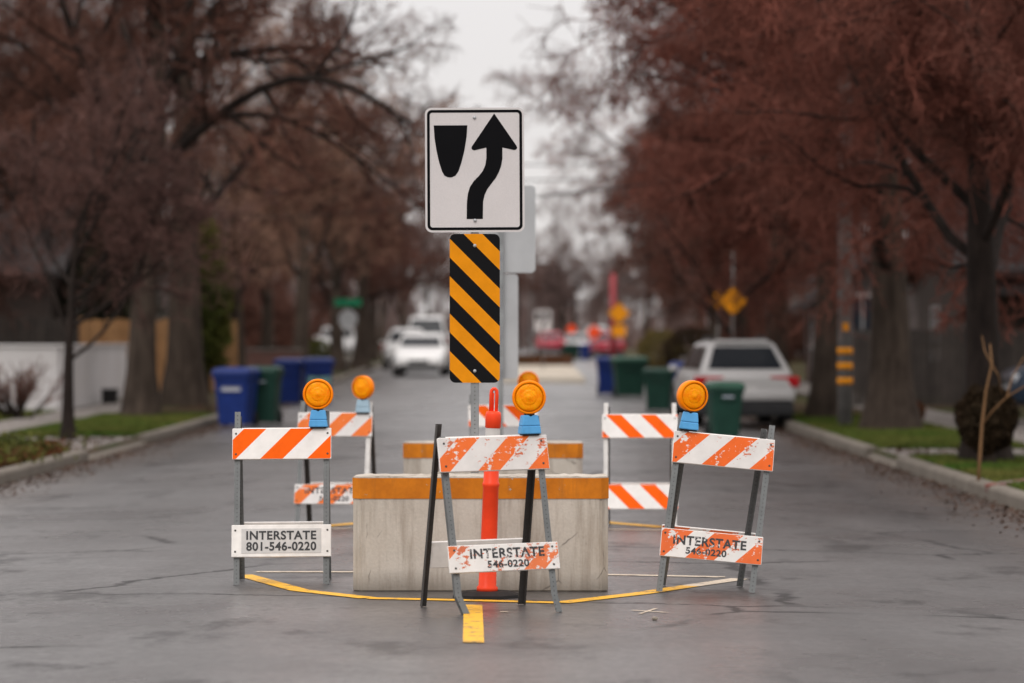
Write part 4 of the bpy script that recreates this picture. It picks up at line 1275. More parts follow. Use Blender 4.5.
# ================================================================== fences, walls, houses
def wall_thing(name, pts, h, t, mat, label, cat, cap=None):
    """wall along ground points (x,d)"""
    root = empty(name, (pts[0][0], pts[0][1], 0)); tag(root, label, cat)
    ox, od = pts[0]
    for (x0, d0), (x1, d1) in zip(pts[:-1], pts[1:]):
        ln = math.hypot(x1 - x0, d1 - d0); a = math.atan2(d1 - d0, x1 - x0)
        z = min(zl(d0), zl(d1)) - 0.05
        mb = MB(); mb.box((ln / 2, 0, h / 2), (ln - 0.004, t, h), 0)
        mb.build('wall_panel', mat, root, (x0 - ox, d0 - od, z), (0, 0, a))
        if cap:
            mb = MB(); mb.box((ln / 2, 0, h + 0.031), (ln + 0.05, t + 0.08, 0.06), 0, 0.01)
            mb.build('wall_cap', cap, root, (x0 - ox, d0 - od, z), (0, 0, a))
    return root
def fence(pts, h, mat, label, post_m=None, step=2.4):
    root = empty('board_fence', (pts[0][0], pts[0][1], 0)); tag(root, label, 'fence')
    ox, od = pts[0]
    rr = random.Random(int(abs(ox * 10)))
    for (x0, d0), (x1, d1) in zip(pts[:-1], pts[1:]):
        ln = math.hypot(x1 - x0, d1 - d0); a = math.atan2(d1 - d0, x1 - x0); z = min(zl(d0), zl(d1))
        mb = MB(); s = 0.0
        while s < ln:
            hh = h + rr.uniform(-0.03, 0.03)
            mb.box((s + 0.07, 0, hh / 2 + 0.03), (0.138, 0.02, hh), 0); s += 0.15
        mb.box((ln / 2, 0.033, h * 0.25), (ln, 0.04, 0.09), 0); mb.box((ln / 2, 0.033, h * 0.8), (ln, 0.04, 0.09), 0)
        mb.build('board_panel', mat, root, (x0 - ox, d0 - od, z), (0, 0, a))
        s = 0.0
        while s <= ln:
            mb = MB(); mb.box((0, 0, h / 2 + 0.04), (0.1, 0.1, h + 0.1), 0, 0.008)
            mb.build('fence_post', post_m or mat, root, (x0 - ox + math.cos(a) * s - math.sin(a) * 0.105, d0 - od + math.sin(a) * s + math.cos(a) * 0.105, z), (0, 0, a)); s += step
    return root
def house(x0, x1, d0, d1, h, rh, wall_m, label, ridge='x', windows=(), door=None, porch=None, roof_m=None):
    z = zl(d0) - 0.02
    root = empty('house', ((x0 + x1) / 2, (d0 + d1) / 2, z)); tag(root, label, 'house', 'houses behind the trees')
    cx, cd = (x0 + x1) / 2, (d0 + d1) / 2
    w, dp = x1 - x0, d1 - d0
    mb = MB()
    mb.box((0, 0, h / 2), (w, dp, h), 0)
    if ridge == 'x':
        for s in (-1, 1): mb.face([(s * w / 2, -dp / 2, h), (s * w / 2, dp / 2, h), (s * w / 2, 0, h + rh)])
    else:
        for s in (-1, 1): mb.face([(-w / 2, s * dp / 2, h), (w / 2, s * dp / 2, h), (0, s * dp / 2, h + rh)])
    mb.build('wall', wall_m, root)
    mb = MB(); e = 0.45; t = 0.14
    if ridge == 'x':
        sl = rh / (dp / 2)
        prof = [(-dp / 2 - e, h - sl * e), (0, h + rh), (dp / 2 + e, h - sl * e), (dp / 2 + e, h - sl * e + t), (0, h + rh + t), (-dp / 2 - e, h - sl * e + t)]
        a = [mb.bm.verts.new((-w / 2 - e, p[0], p[1] + 0.01)) for p in prof]; b = [mb.bm.verts.new((w / 2 + e, p[0], p[1] + 0.01)) for p in prof]
    else:
        sl = rh / (w / 2)
        prof = [(-w / 2 - e, h - sl * e), (0, h + rh), (w / 2 + e, h - sl * e), (w / 2 + e, h - sl * e + t), (0, h + rh + t), (-w / 2 - e, h - sl * e + t)]
        a = [mb.bm.verts.new((p[0], -dp / 2 - e, p[1] + 0.01)) for p in prof]; b = [mb.bm.verts.new((p[0], dp / 2 + e, p[1] + 0.01)) for p in prof]
    for i in range(6): mb.bm.faces.new((a[i], a[(i + 1) % 6], b[(i + 1) % 6], b[i]))
    for r4 in ((0, 1, 4, 5), (1, 2, 3, 4)):
        mb.bm.faces.new([a[i] for i in r4]); mb.bm.faces.new([b[i] for i in r4])
    rf = mb.build('roof', roof_m or M_ROOF, root)
    mb = MB(); mb.box((w * 0.22, dp * 0.12, h + rh * 0.9), (0.6, 0.6, 1.3), 0); mb.build('chimney', M_BRICK, rf)
    for (face, p, zc, ww, hh) in windows:
        if face == 'front': loc, rot = (p, -dp / 2 - 0.01, zc), 0
        elif face == 'left': loc, rot = (-w / 2 - 0.01, p, zc), R(-90)
        else: loc, rot = (w / 2 + 0.01, p, zc), R(90)
        mb = MB(); f = 0.09
        for s in (-1, 1):
            mb.box((s * (ww / 2 + f / 2), 0, 0), (f, 0.06, hh), 0); mb.box((0, 0, s * (hh / 2 + f / 2)), (ww + 2 * f, 0.07, f), 0)
        mb.box((0, 0, 0), (0.05, 0.05, hh), 0)
        fr = mb.build('window', M_WTRIM, root, loc, (0, 0, rot))
        mb = MB(); mb.box((0, 0.012, 0), (ww, 0.02, hh), 0); mb.build('pane', M_WINGLASS, fr)
    if door:
        face, p = door
        loc, rot = ((p, -dp / 2 - 0.02, 1.08), 0) if face == 'front' else ((-w / 2 - 0.02, p, 1.08), R(-90)) if face == 'left' else ((w / 2 + 0.02, p, 1.08), R(90))
        mb = MB(); mb.box((0, 0, 0), (0.95, 0.06, 2.1), 0, 0.01); mb.box((0, -0.035, 0.45), (0.6, 0.02, 0.7), 0, 0.01)
        dr = mb.build('door', M_DOOR, root, loc, (0, 0, rot))
        mb = MB(); mb.box((0.38, -0.06, -0.05), (0.05, 0.06, 0.12), 0, 0.01); mb.build('handle', M_ALU, dr)
    if porch:
        n, pd_ = porch
        mb = MB(); mb.box((0, -dp / 2 - pd_ / 2, 2.55), (w, pd_, 0.18), 0); mb.build('porch_roof', roof_m or M_ROOF, root)
        for k in range(n):
            mb = MB(); mb.box((-w / 2 + 0.15 + (w - 0.3) * k / (n - 1), -dp / 2 - pd_ + 0.12, 1.23), (0.16, 0.16, 2.46), 0, 0.01); mb.build('porch_post', M_WTRIM, root)
    return root
# left side
ww_ = wall_thing('garden_wall', [(-16.0, 69.5), (-9.45, 69.5), (-9.85, 84)], 1.36, 0.2, M_WHITEWALL, 'low white painted garden wall behind the young tree on the left', 'wall', M_WHITEWALL)
ub = empty('utility_box', (px(110, 76), 76, zl(76) + 0.02)); tag(ub, 'small dark utility box before the white garden wall', 'utility box')
mb = MB(); mb.box((0, 0, 0.15), (0.34, 0.26, 0.30), 0, 0.01)
for k in range(4): mb.box((0, -0.135, 0.07 + 0.05 * k), (0.28, 0.012, 0.018), 0)
mb.build('cabinet', M_BLIND, ub); mb = MB(); mb.box((0, 0, 0.312), (0.38, 0.30, 0.022), 0, 0.006); mb.build('lid', M_TRIM, ub)
fence([(-22, 89), (-11.5, 89)], 1.9, M_FENCEDARK, 'dark board fence behind the white garden wall on the left')
fence([(-11.4, 88), (-7.4, 88)], 1.85, M_FENCETAN, 'tan board fence glowing between the big trunks on the left')
wall_thing('brick_wall', [(-11.5, 106), (-6.9, 106)], 0.95, 0.3, M_BRICK, 'low red brick wall behind the blue bins', 'wall', M_WALK)
house(-26, -12.5, 90, 101, 3.2, 2.4, M_SIDINGDARK, 'brown house with a dark roof behind the white garden wall', 'x', [('front', -2.5, 1.7, 1.4, 1.3), ('front', 2.8, 1.7, 1.4, 1.3), ('right', 0, 1.7, 1.3, 1.3)], ('right', -3.2))
house(-24, -12.0, 128, 139, 4.6, 2.8, M_SIDINGGREY, 'grey two storey house seen through the trees on the left', 'y', [('front', -2.6, 1.7, 1.3, 1.3), ('front', 2.6, 1.7, 1.3, 1.3), ('front', 0, 4.0, 1.3, 1.2), ('right', 0, 1.7, 1.3, 1.3)], ('right', 3.0))
house(-26, -13, 172, 184, 4.2, 2.8, M_SIDINGPALE, 'pale house farthest down the left side', 'x', [('front', -2.5, 1.7, 1.4, 1.3), ('front', 2.8, 1.7, 1.4, 1.3), ('right', 0, 1.7, 1.3, 1.3)], ('right', -3.2))
# right side
fence([(7.0, 73.5), (11.6, 73.5)], 1.65, M_FENCEDARK, 'grey brown board fence behind the trees on the right')
house(10.4, 24, 79, 90, 3.1, 2.5, M_SIDINGDARK, 'dark house with white porch posts behind the pickup', 'x', [('front', -3.2, 1.6, 1.4, 1.3), ('front', 2.0, 1.6, 1.4, 1.3), ('left', 1.5, 1.6, 1.3, 1.2)], ('front', -0.6), porch=(9, 1.8))
house(8.6, 12.0, 98, 104, 2.5, 1.3, M_SIDINGGREY, 'mauve grey garage with a blue grey window beyond the banded pole', 'y', [('front', -0.55, 2.05, 0.8, 1.0), ('left', 0, 1.6, 1.0, 0.9)], ('left', 1.8))
house(11, 24, 118, 129, 3.4, 2.5, M_SIDINGDARK, 'dark house behind the trees on the right beyond the garage', 'y', [('front', -2.6, 1.7, 1.3, 1.3), ('front', 2.6, 1.7, 1.3, 1.3), ('left', 0, 1.7, 1.3, 1.3)], ('left', 3.0))
house(10, 24, 178, 190, 3.8, 2.5, M_SIDINGPALE, 'pale house farthest down the right side', 'x', [('front', -2.6, 1.7, 1.3, 1.3), ('front', 2.6, 1.7, 1.3, 1.3), ('left', 0, 1.7, 1.3, 1.3)], ('left', 3.0))

# ================================================================== trees
def np_tubes(P, Rd, k):
    """P (B,m,3) points, Rd (B,m) radii -> vertices, quads"""
    B, m, _ = P.shape
    T = np.empty_like(P)
    T[:, 1:-1] = P[:, 2:] - P[:, :-2]; T[:, 0] = P[:, 1] - P[:, 0]; T[:, -1] = P[:, -1] - P[:, -2]
    T /= np.linalg.norm(T, axis=2, keepdims=True) + 1e-9
    ref = np.where(np.abs(T[:, :1, 2:3]) < 0.9, np.array([0, 0, 1.0]), np.array([1.0, 0, 0]))
    ref = np.broadcast_to(ref, T.shape)
    A = np.cross(T, ref); A /= np.linalg.norm(A, axis=2, keepdims=True) + 1e-9
    Bv = np.cross(T, A)
    ang = np.arange(k) * 2 * np.pi / k
    V = P[:, :, None, :] + Rd[:, :, None, None] * (A[:, :, None, :] * np.cos(ang)[None, None, :, None] + Bv[:, :, None, :] * np.sin(ang)[None, None, :, None])
    V = V.reshape(-1, 3)
    b = (np.arange(B) * m * k)[:, None, None]; i = (np.arange(m - 1) * k)[None, :, None]; j = np.arange(k)[None, None, :]; j2 = (j + 1) % k
    a0 = b + i + j; a1 = b + i + j2
    Q = np.stack([a0, a1, a1 + k, a0 + k], axis=-1).reshape(-1, 4)
    return V, Q
def grow(rng, P, Rd, n, t0, ang, ang_j, Ls, m, wob, grav, rk, rmin, out=0.0):
    """children of a level: n per parent, vectorised"""
    B, mp, _ = P.shape
    idx = np.repeat(np.arange(B), n); N = len(idx)
    t = t0 + (1 - t0) * (np.tile(np.arange(n), B) + rng.random(N)) / n
    f = t * (mp - 1); i0 = np.minimum(f.astype(int), mp - 2); fr = (f - i0)[:, None]
    p = P[idx, i0] * (1 - fr) + P[idx, i0 + 1] * fr
    r = Rd[idx, i0] * (1 - fr[:, 0]) + Rd[idx, i0 + 1] * fr[:, 0]
    tan = P[idx, i0 + 1] - P[idx, i0]; tan /= np.linalg.norm(tan, axis=1, keepdims=True) + 1e-9
    plen = np.linalg.norm(np.diff(P, axis=1), axis=2).sum(1)[idx]
    rnd = rng.normal(size=(N, 3)); perp = rnd - tan * (rnd * tan).sum(1, keepdims=True); perp /= np.linalg.norm(perp, axis=1, keepdims=True) + 1e-9
    a = np.radians(ang + rng.normal(size=N) * ang_j)[:, None]
    d = tan * np.cos(a) + perp * np.sin(a)
    ln = plen * Ls * (1.15 - 0.6 * t) * rng.uniform(0.65, 1.3, N)
    step = (ln / (m - 1))[:, None]
    Q = np.empty((N, m, 3)); Q[:, 0] = p
    for s in range(1, m):
        d = d + rng.normal(size=(N, 3)) * wob; d[:, 2] += grav
        d /= np.linalg.norm(d, axis=1, keepdims=True) + 1e-9
        Q[:, s] = Q[:, s - 1] + d * step
    r0 = np.maximum(np.minimum(r * rk, r * 0.9), rmin)
    taper = np.linspace(1, 0.35, m)[None, :]
    return Q, np.maximum(r0[:, None] * taper, rmin * 0.8)
def path_pts(pts, m):
    pts = np.array(pts, float); seg = np.r_[0, np.cumsum(np.linalg.norm(np.diff(pts, axis=0), axis=1))]
    s = np.linspace(0, seg[-1], m)
    out = np.stack([np.interp(s, seg, pts[:, c]) for c in range(3)], 1)
    for _ in range(2):
        out[1:-1] = 0.25 * out[:-2] + 0.5 * out[1:-1] + 0.25 * out[2:]
    return out
def tree_meshes(seed, trunk, r0, limbs=None, n_limbs=8, limb_len=5.5, limb_ang=52, n=(8, 7, 7, 6), grav=(0.05, 0.0, -0.03, -0.05), rmin=0.0055, twig_k=3, t0=0.34, twig_len=0.8):
    rng = np.random.default_rng(seed)
    TP = path_pts(trunk, 12)[None]
    hgt = np.linspace(0, 1, 12)
    TR = (r0 * (1 - 0.72 * hgt))[None].copy()
    TR[0, 0] *= 1.45; TR[0, 1] *= 1.08
    lists = []
    if limbs is not None:
        LP = np.stack([path_pts(l, 10) for l, _ in limbs]); LR = np.stack([np.linspace(r, r * 0.3, 10) for _, r in limbs])
    else:
        LP, LR = grow(rng, TP, TR, n_limbs, t0, limb_ang, 9, 1.0, 10, 0.10, grav[0], 0.40, 0.03)
        # set limb lengths directly
        ln = np.linalg.norm(np.diff(LP, axis=1), axis=2).sum(1)
        tgt = limb_len * rng.uniform(0.75, 1.15, len(ln)); LP = LP[:, :1] + (LP - LP[:, :1]) * (tgt / ln)[:, None, None]
    B1, R1 = grow(rng, LP, LR, n[0], 0.18, 48, 12, 0.52, 8, 0.16, grav[1], 0.6, 0.012)
    B2, R2 = grow(rng, np.concatenate([B1]), R1, n[1], 0.12, 46, 14, 0.55, 6, 0.20, grav[2], 0.6, 0.008)
    B3, R3 = grow(rng, B2, R2, n[2], 0.10, 48, 20, 0.52, 4, 0.28, grav[3], 0.62, rmin)
    B4, R4 = grow(rng, B3, R3, n[3], 0.08, 46, 22, twig_len, 3, 0.30, grav[3], 0.7, rmin * 0.9)
    def join(parts):
        Vs, Qs, o = [], [], 0
        for P, Rr, k in parts:
            V, Q = np_tubes(P, Rr, k); Vs.append(V); Qs.append(Q + o); o += len(V)
        return np.concatenate(Vs), np.concatenate(Qs)
    tv, tq = join([(TP, TR, 14)])
    lv, lq = join([(LP, LR, 8), (B1, R1, 5)])
    cv, cq = join([(B2, R2, 4), (B3, R3, 3), (B4, R4, twig_k)])
    tm = np_mesh('trunk', tv, tq); cm = np_mesh('crown', cv, cq); lm = np_mesh('limbs', lv, lq)
    tm.polygons.foreach_set('use_smooth', [True] * len(tm.polygons))
    lm.polygons.foreach_set('use_smooth', [True] * len(lm.polygons))
    return tm, cm, lm
def tree(name, meshes, loc, rz, scale, bark, twig, label, cat='tree', group='bare trees along the street'):
    root = empty(name, loc, rz); root.scale = (scale, scale, scale)
    tag(root, label, cat, group)
    for me, nm, mt in ((meshes[0], 'trunk', bark), (meshes[2], 'limbs', M_BARKDARK), (meshes[1], 'crown', twig)):
        o = bpy.data.objects.new(nm, me)
        if not me.materials: me.materials.append(mt)
        COL.objects.link(o); o.parent = root
        if me.materials[0] != mt:
            o.material_slots[0].link = 'OBJECT'; o.material_slots[0].material = mt
    return root
def straight(h, lean=(0, 0), seed=0):
    rr = random.Random(seed)
    return [(lean[0] * t + rr.uniform(-0.06, 0.06) * (t > 0), lean[1] * t + rr.uniform(-0.06, 0.06) * (t > 0), h * t) for t in (0, 0.2, 0.4, 0.6, 0.8, 1.0)]
# three wide spreading street trees with fine red twigs, drooping at the tips
TR_A = tree_meshes(11, straight(6.5, (0.2, 0), 1), 0.36, None, 9, 6.2, 62, (10, 9, 8, 6), (0.03, -0.022, -0.048, -0.068), 0.0068, t0=0.36)
TR_B = tree_meshes(23, straight(7.0, (-0.2, 0.1), 2), 0.33, None, 9, 6.0, 58, (10, 9, 8, 6), (0.03, -0.022, -0.05, -0.075), 0.0068, t0=0.33)
TR_C = tree_meshes(37, straight(6.2, (0.1, 0), 3), 0.30, None, 8, 5.4, 60, (10, 9, 8, 6), (0.03, -0.022, -0.045, -0.065), 0.0068, t0=0.35)
# taller upright trees
TR_D = tree_meshes(51, straight(9.0, (0, 0), 4), 0.34, None, 10, 5.5, 44, (8, 7, 6, 6), (0.07, 0.03, 0.0, 0.0), 0.007, t0=0.25)
TR_E = tree_meshes(63, straight(7.5, (0.3, 0), 5), 0.26, None, 10, 4.4, 40, (7, 7, 6, 5), (0.06, 0.04, 0.02, 0.01), 0.0075, t0=0.22)
# right-hand row
right = [(986, 41.5, TR_B, 0.78, 40, M_BARKDARK, M_TWIGRED, 'dark slim trunk rising behind the round shrub, nearest tree on the right'),
         (891, 56.0, TR_A, 1.08, 110, M_BARK, M_TWIGRED, 'thick grey trunk with a flared foot on the right lawn, second of the right row'),
         (828, 63.5, TR_C, 1.10, 60, M_BARK, M_TWIGRED, 'broad trunk right behind the banded pole, red twigs over the road')]
for u, d, ms, sc, rz, bk, tw, lab in right:
    tree('bare_tree', ms, (px(u, d), d, zl(d) - 0.03), R(rz), sc, bk, tw, lab)
tree('bare_tree', TR_B, (px(775, 84), 84, zl(84) - 0.03), R(190), 0.98, M_BARK, M_TWIGRED, 'bare red tree rising above the parked white car')
tree('bare_tree', TR_A, (6.3, 100, zl(100) - 0.03), R(300), 0.92, M_BARK, M_TWIGRED, 'bare tree behind the yellow diamond sign')
tree('bare_tree', TR_C, (6.6, 118, zl(118) - 0.03), R(75), 0.95, M_BARK, M_TWIGBROWN, 'bare tree beyond the smaller yellow diamond sign')
tree('bare_tree', TR_B, (9.0, 140, zl(140) - 0.03), R(10), 0.95, M_BARK, M_TWIGHAZE, 'greyish bare tree on the right near the far yellow sign')
tree('bare_tree', TR_A, (9.5, 165, zl(165) - 0.03), R(160), 0.9, M_BARK, M_TWIGHAZE, 'far greyish bare tree right of the far red pole')
for (x, d, ms, rz, sc, tw, lab) in ((11.5, 66, TR_A, 100, 1.1, M_TWIGRED, 'bare red tree in the yard behind the dark board fence'),
                                    (14.5, 74, TR_B, 250, 1.1, M_TWIGRED, 'bare red tree over the dark porch house at the right edge'),
                                    (12.0, 94, TR_D, 20, 1.1, M_TWIGRED, 'tall bare tree beside the mauve garage'),
                                    (16.5, 110, TR_D, 140, 1.2, M_TWIGBROWN, 'tall bare tree in the far yard on the right'),
                                    (13.0, 145, TR_D, 210, 1.1, M_TWIGHAZE, 'tall grey bare tree beyond the dark gabled house on the right')):
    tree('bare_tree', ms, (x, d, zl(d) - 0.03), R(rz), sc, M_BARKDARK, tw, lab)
# dark forked small tree behind the white SUV
SM = tree_meshes(71, [(0, 0, 0), (0.02, 0, 0.4), (0, 0, 0.8), (0.05, 0, 1.2), (0.0, 0, 1.6), (0, 0, 2.0)], 0.11, None, 6, 2.6, 38, (6, 5, 5, 4), (0.06, 0.03, 0.01, 0.0), 0.006, t0=0.35)
tree('young_tree', SM, (px(738, 73), 73, zl(73) - 0.02), R(40), 1.15, M_BARKDARK, M_TWIGBROWN, 'small dark forked tree just above the parked white car')
# left big tree with its long arching limbs
DL = 65.0
sl_ = F / DL
def lp(u, v, dy=0.0): return ((u - 141) / sl_, dy, (418 - v) / sl_)
trunkL = [lp(141, 418), lp(141, 360), lp(143, 300), lp(150, 220), lp(158, 150), lp(160, 80), lp(158, 0), lp(155, -90)]
limbsL = [([lp(158, 165), lp(180, 146), lp(215, 118, -0.4), lp(250, 95, -0.7), lp(290, 75, -1.0), lp(330, 78, -1.2), lp(370, 95, -1.3), lp(415, 128, -1.4)], 0.125),
          ([lp(215, 118, -0.4), lp(258, 108, 0.2), lp(300, 120, 0.6), lp(335, 140, 0.9), lp(370, 165, 1.1), lp(420, 205, 1.2)], 0.065),
          ([lp(158, 110), lp(178, 62, -0.3), lp(205, 25, -0.8), lp(240, -10, -1.2), lp(290, -60, -1.6)], 0.14),
          ([lp(152, 205), lp(130, 150, -0.4), lp(105, 100, -0.8), lp(80, 40, -1.2), lp(60, -30, -1.4)], 0.15),
          ([lp(158, 130), lp(140, 70, 0.8), lp(112, 20, 1.6), lp(90, -40, 2.2)], 0.13),
          ([lp(160, 80), lp(200, 50, 1.0), lp(260, 40, 2.0), lp(320, 30, 2.8), lp(380, 50, 3.4)], 0.12),
          ([lp(160, 60), lp(190, -10, 0.5), lp(240, -60, 1.0), lp(300, -90, 1.4)], 0.12),
          ([lp(148, 230), lp(120, 190, -0.8), lp(80, 165, -1.6), lp(30, 150, -2.2)], 0.11),
          ([lp(158, 20), lp(150, -60, -0.8), lp(140, -130, -1.6)], 0.12),
          ([lp(120, 118, -0.6), lp(100, 128, -0.9), lp(60, 110, -1.2), lp(20, 80, -1.4)], 0.08)]
TL = tree_meshes(83, trunkL, 0.29, limbsL, n=(8, 7, 6, 5), grav=(0, 0.012, 0.0, -0.012), rmin=0.0062)
tree('bare_tree', TL, (px(141, DL), DL, zl(DL) - 0.03), 0, 1.0, M_BARK, M_TWIGBROWN, 'large bare tree on the left verge, long limb arching over the road')
tree('bare_tree', TR_D, (px(184, 74.5), 74.5, zl(74.5) - 0.03), R(65), 1.2, M_BARK, M_TWIGBROWN, 'thick flared trunk just right of the large arching tree on the left')
for (x, d, ms, rz, sc, bk, tw, lab) in ((px(300, 112), 112, TR_E, 30, 1.1, M_BARK, M_TWIGTAN, 'tan bare tree with upright shoots behind the left blue bins'),
                                    (px(360, 128), 128, TR_A, 10, 0.85, M_BARK, M_TWIGBROWN, 'bare tree with a stout trunk right of the green street sign'),
                                    (px(338, 120), 120, TR_E, 100, 1.0, M_BARK, M_TWIGTAN, 'tan bare tree just left of the green street sign'),
                                    (px(240, 100), 100, TR_E, 200, 0.9, M_BARK, M_TWIGTAN, 'tan bare tree behind the evergreen column on the left'),
                                    (px(372, 150), 150, TR_C, 77, 0.9, M_BARK, M_TWIGBROWN, 'far bare tree over the white vehicles'),
                                    (px(405, 175), 175, TR_E, 144, 0.95, M_BARK, M_TWIGHAZE, 'far bare tree just left of the keep right sign'),
                                    (-13.5, 78, TR_A, 290, 1.15, M_BARKDARK, M_TWIGBROWN, 'dark bare tree behind the white garden wall'),
                                    (-12.5, 100, TR_D, 330, 0.85, M_BARKDARK, M_TWIGBROWN, 'tall bare tree before the brown house'),
                                    (-17.5, 84, TR_B, 15, 1.2, M_BARKDARK, M_TWIGBROWN, 'dark bare tree at the left edge behind the wall'),
                                    (-10.5, 140, TR_D, 99, 0.85, M_BARK, M_TWIGBROWN, 'tall bare tree beside the grey house'),
                                    (-17, 118, TR_D, 260, 1.25, M_BARK, M_TWIGBROWN, 'tall bare tree left of the grey house')):
    tree('bare_tree', ms, (x, d, zl(d) - 0.03), R(rz), sc, bk, tw, lab)
# trees closing the street far away
far = [(-9, 215, TR_E, 0.95), (-4.5, 260, TR_E, 0.85), (-0.5, 285, TR_E, 0.8), (4.0, 262, TR_C, 0.8), (2.9, 240, TR_E, 0.85), (1.6, 275, TR_E, 0.8), (8.5, 235, TR_C, 0.9), (13, 250, TR_D, 1.0), (-13, 250, TR_D, 1.0), (2.2, 300, TR_E, 0.85), (8, 285, TR_E, 1.0), (-8, 285, TR_D, 0.8), (17, 225, TR_A, 1.1), (-19, 225, TR_A, 1.1), (12, 200, TR_B, 1.0)]
for k, (x, d, ms, sc) in enumerate(far):
    tree('bare_tree', ms, (x, d, zl(d) - 0.03), R(47 * k), sc, M_BARK, M_TWIGHAZE, 'one of the hazy bare trees closing the far end of the street', group='hazy bare trees closing the far end of the street')
# young tree on the left verge
dY = 51.0
YT = tree_meshes(91, [(0, 0, 0), (0.0, 0, 0.5), (0.0, 0, 1.0), (0.02, 0, 1.6), (0.06, 0, 2.3), (0.12, 0, 3.2)], 0.10, None, 11, 3.2, 48, (7, 6, 5, 5), (0.05, 0.02, 0.0, -0.01), 0.0046, t0=0.36)
tree('young_tree', YT, (px(68, dY), dY, zl(dY) - 0.02), R(15), 1.0, M_BARKDARK, M_TWIGPLUM, 'slim young tree with thin trunk in the planting bed on the left')
# the leafless sapling at the right kerb
def sapling():
    d = 35.6; s = F / d
    r = empty('sapling', (px(978, d), d, zl(d))); tag(r, 'pale leafless sapling with two forks near the right kerb', 'sapling')
    def q(u, v, dy=0): return ((u - 978) / s, dy, (478 - v) / s)
    mb = MB()
    mb.tube([q(978, 480), q(980, 450), q(982, 420), q(986, 385), q(992, 358), q(990, 338)], [0.020, 0.018, 0.016, 0.014, 0.011, 0.007], 7)
    mb.build('stem', M_TAN, r)
    mb = MB(); mb.tube([q(983, 418), q(992, 404, -0.1), q(1004, 391, -0.2), q(1018, 382, -0.25), q(1034, 372, -0.3)], [0.013, 0.011, 0.010, 0.009, 0.006], 6); mb.build('branch', M_TAN, r)
    mb = MB(); mb.tube([q(991, 358), q(1000, 370, 0.1), q(1004, 388, 0.15)], [0.012, 0.009, 0.006], 6); mb.tube([q(991, 357), q(986, 345, 0.1), q(984, 330, 0.15)], [0.010, 0.007, 0.004], 6); mb.build('branch', M_TAN, r)
    mb = MB(); mb.tube([q(1004, 391, -0.2), q(1012, 372, 0), q(1026, 350, 0.1)], [0.010, 0.007, 0.004], 6); mb.build('branch', M_TAN, r)
M_TAN = bark_mat('pale_sapling_bark', (0.16, 0.085, 0.04), (0.22, 0.125, 0.062))
sapling()

# leaf clouds: many small leaf-sized faces
def leaf_mesh(rng, P, size, flat=0.0):
    N = len(P)
    a = rng.normal(size=(N, 3)); 
    if flat: a[:, 2] *= (1 - flat)
    a /= np.linalg.norm(a, axis=1, keepdims=True) + 1e-9
    b = rng.normal(size=(N, 3))
    if flat: b[:, 2] *= (1 - flat)
    b -= a * (a * b).sum(1, keepdims=True); b /= np.linalg.norm(b, axis=1, keepdims=True) + 1e-9
    s = (size * rng.uniform(0.6, 1.3, N))[:, None]
    V = np.stack([P - a * s, P - b * s * 0.45, P + a * s, P + b * s * 0.45], 1).reshape(-1, 3)
    Q = np.arange(N * 4).reshape(-1, 4)
    return np_mesh('leaves', V, Q)
def evergreen(name, loc, h, r, seed, mat, label, n=9000, cat='evergreen', shape='column'):
    rng = np.random.default_rng(seed)
    root = empty(name, loc); tag(root, label, cat)
    mb = MB(); mb.tube([(0, 0, -0.05), (0, 0, h * 0.5), (0, 0, h * 0.92)], [r * 0.16, r * 0.12, 0.02], 8); mb.build('trunk', M_BARKDARK, root)
    # clumps
    nc = 90
    cz = rng.random(nc) ** (0.9 if shape == 'column' else 1.4)
    rad = r * (np.sin(np.clip(cz * 0.93 + 0.10, 0, 1) * np.pi) ** 0.55 if shape == 'column' else (1 - cz) * 1.0 + 0.06)
    th = rng.random(nc) * 2 * np.pi; rr = rad * np.sqrt(rng.uniform(0.2, 1, nc))
    C = np.stack([rr * np.cos(th), rr * np.sin(th), 0.12 * h + cz * h * 0.86], 1)
    pick = rng.integers(0, nc, n)
    P = C[pick] + rng.normal(size=(n, 3)) * np.array([r * 0.2, r * 0.2, r * 0.26])
    P[:, 2] = np.maximum(P[:, 2], 0.05)
    me = leaf_mesh(rng, P, 0.075); me.materials.append(mat)
    o = bpy.data.objects.new('crown', me); COL.objects.link(o); o.parent = root
    return root
evergreen('columnar_evergreen', (px(211, 88), 88.0 - 1.2, zl(87)), 4.3, 0.55, 4, M_EVER, 'yellow green columnar evergreen left of the bins, behind the thick trunk', 12000)
evergreen('conifer_tree', (-11.2, 92.5, zl(92)), 9.5, 1.9, 5, M_EVERDARK, 'tall dark conifer near the brown house at the upper left', 22000, shape='cone')
evergreen('conifer_tree', (-16.2, 80.0, zl(80)), 10.5, 1.9, 6, M_EVERDARK, 'tall dark conifer at the far left edge', 20000, shape='cone')
# clipped round shrub before the nearest right tree
def ball_shrub(loc, r, seed, mat, label, sq=1.1, stem=0.25, n=7000):
    rng = np.random.default_rng(seed)
    root = empty('round_shrub', loc); tag(root, label, 'shrub')
    mb = MB(); mb.tube([(0, 0, -0.03), (0, 0, stem + r)], [0.13, 0.07], 8); mb.build('stem', M_BARK, root)
    v = rng.normal(size=(n, 3)); v /= np.linalg.norm(v, axis=1, keepdims=True)
    P = v * (r * rng.uniform(0.55, 1.0, n) ** 0.5)[:, None] * (1 + 0.06 * np.sin(v[:, :1] * 7 + v[:, 2:] * 5)); P[:, 2] *= sq; P[:, 2] += stem + r * sq
    me = leaf_mesh(rng, P, 0.045); me.materials.append(mat)
    o = bpy.data.objects.new('foliage', me); COL.objects.link(o); o.parent = root
    return root
M_SHRUBDARK = twig_mat('dark_russet_leaves', (0.024, 0.018, 0.010), (0.042, 0.024, 0.013))
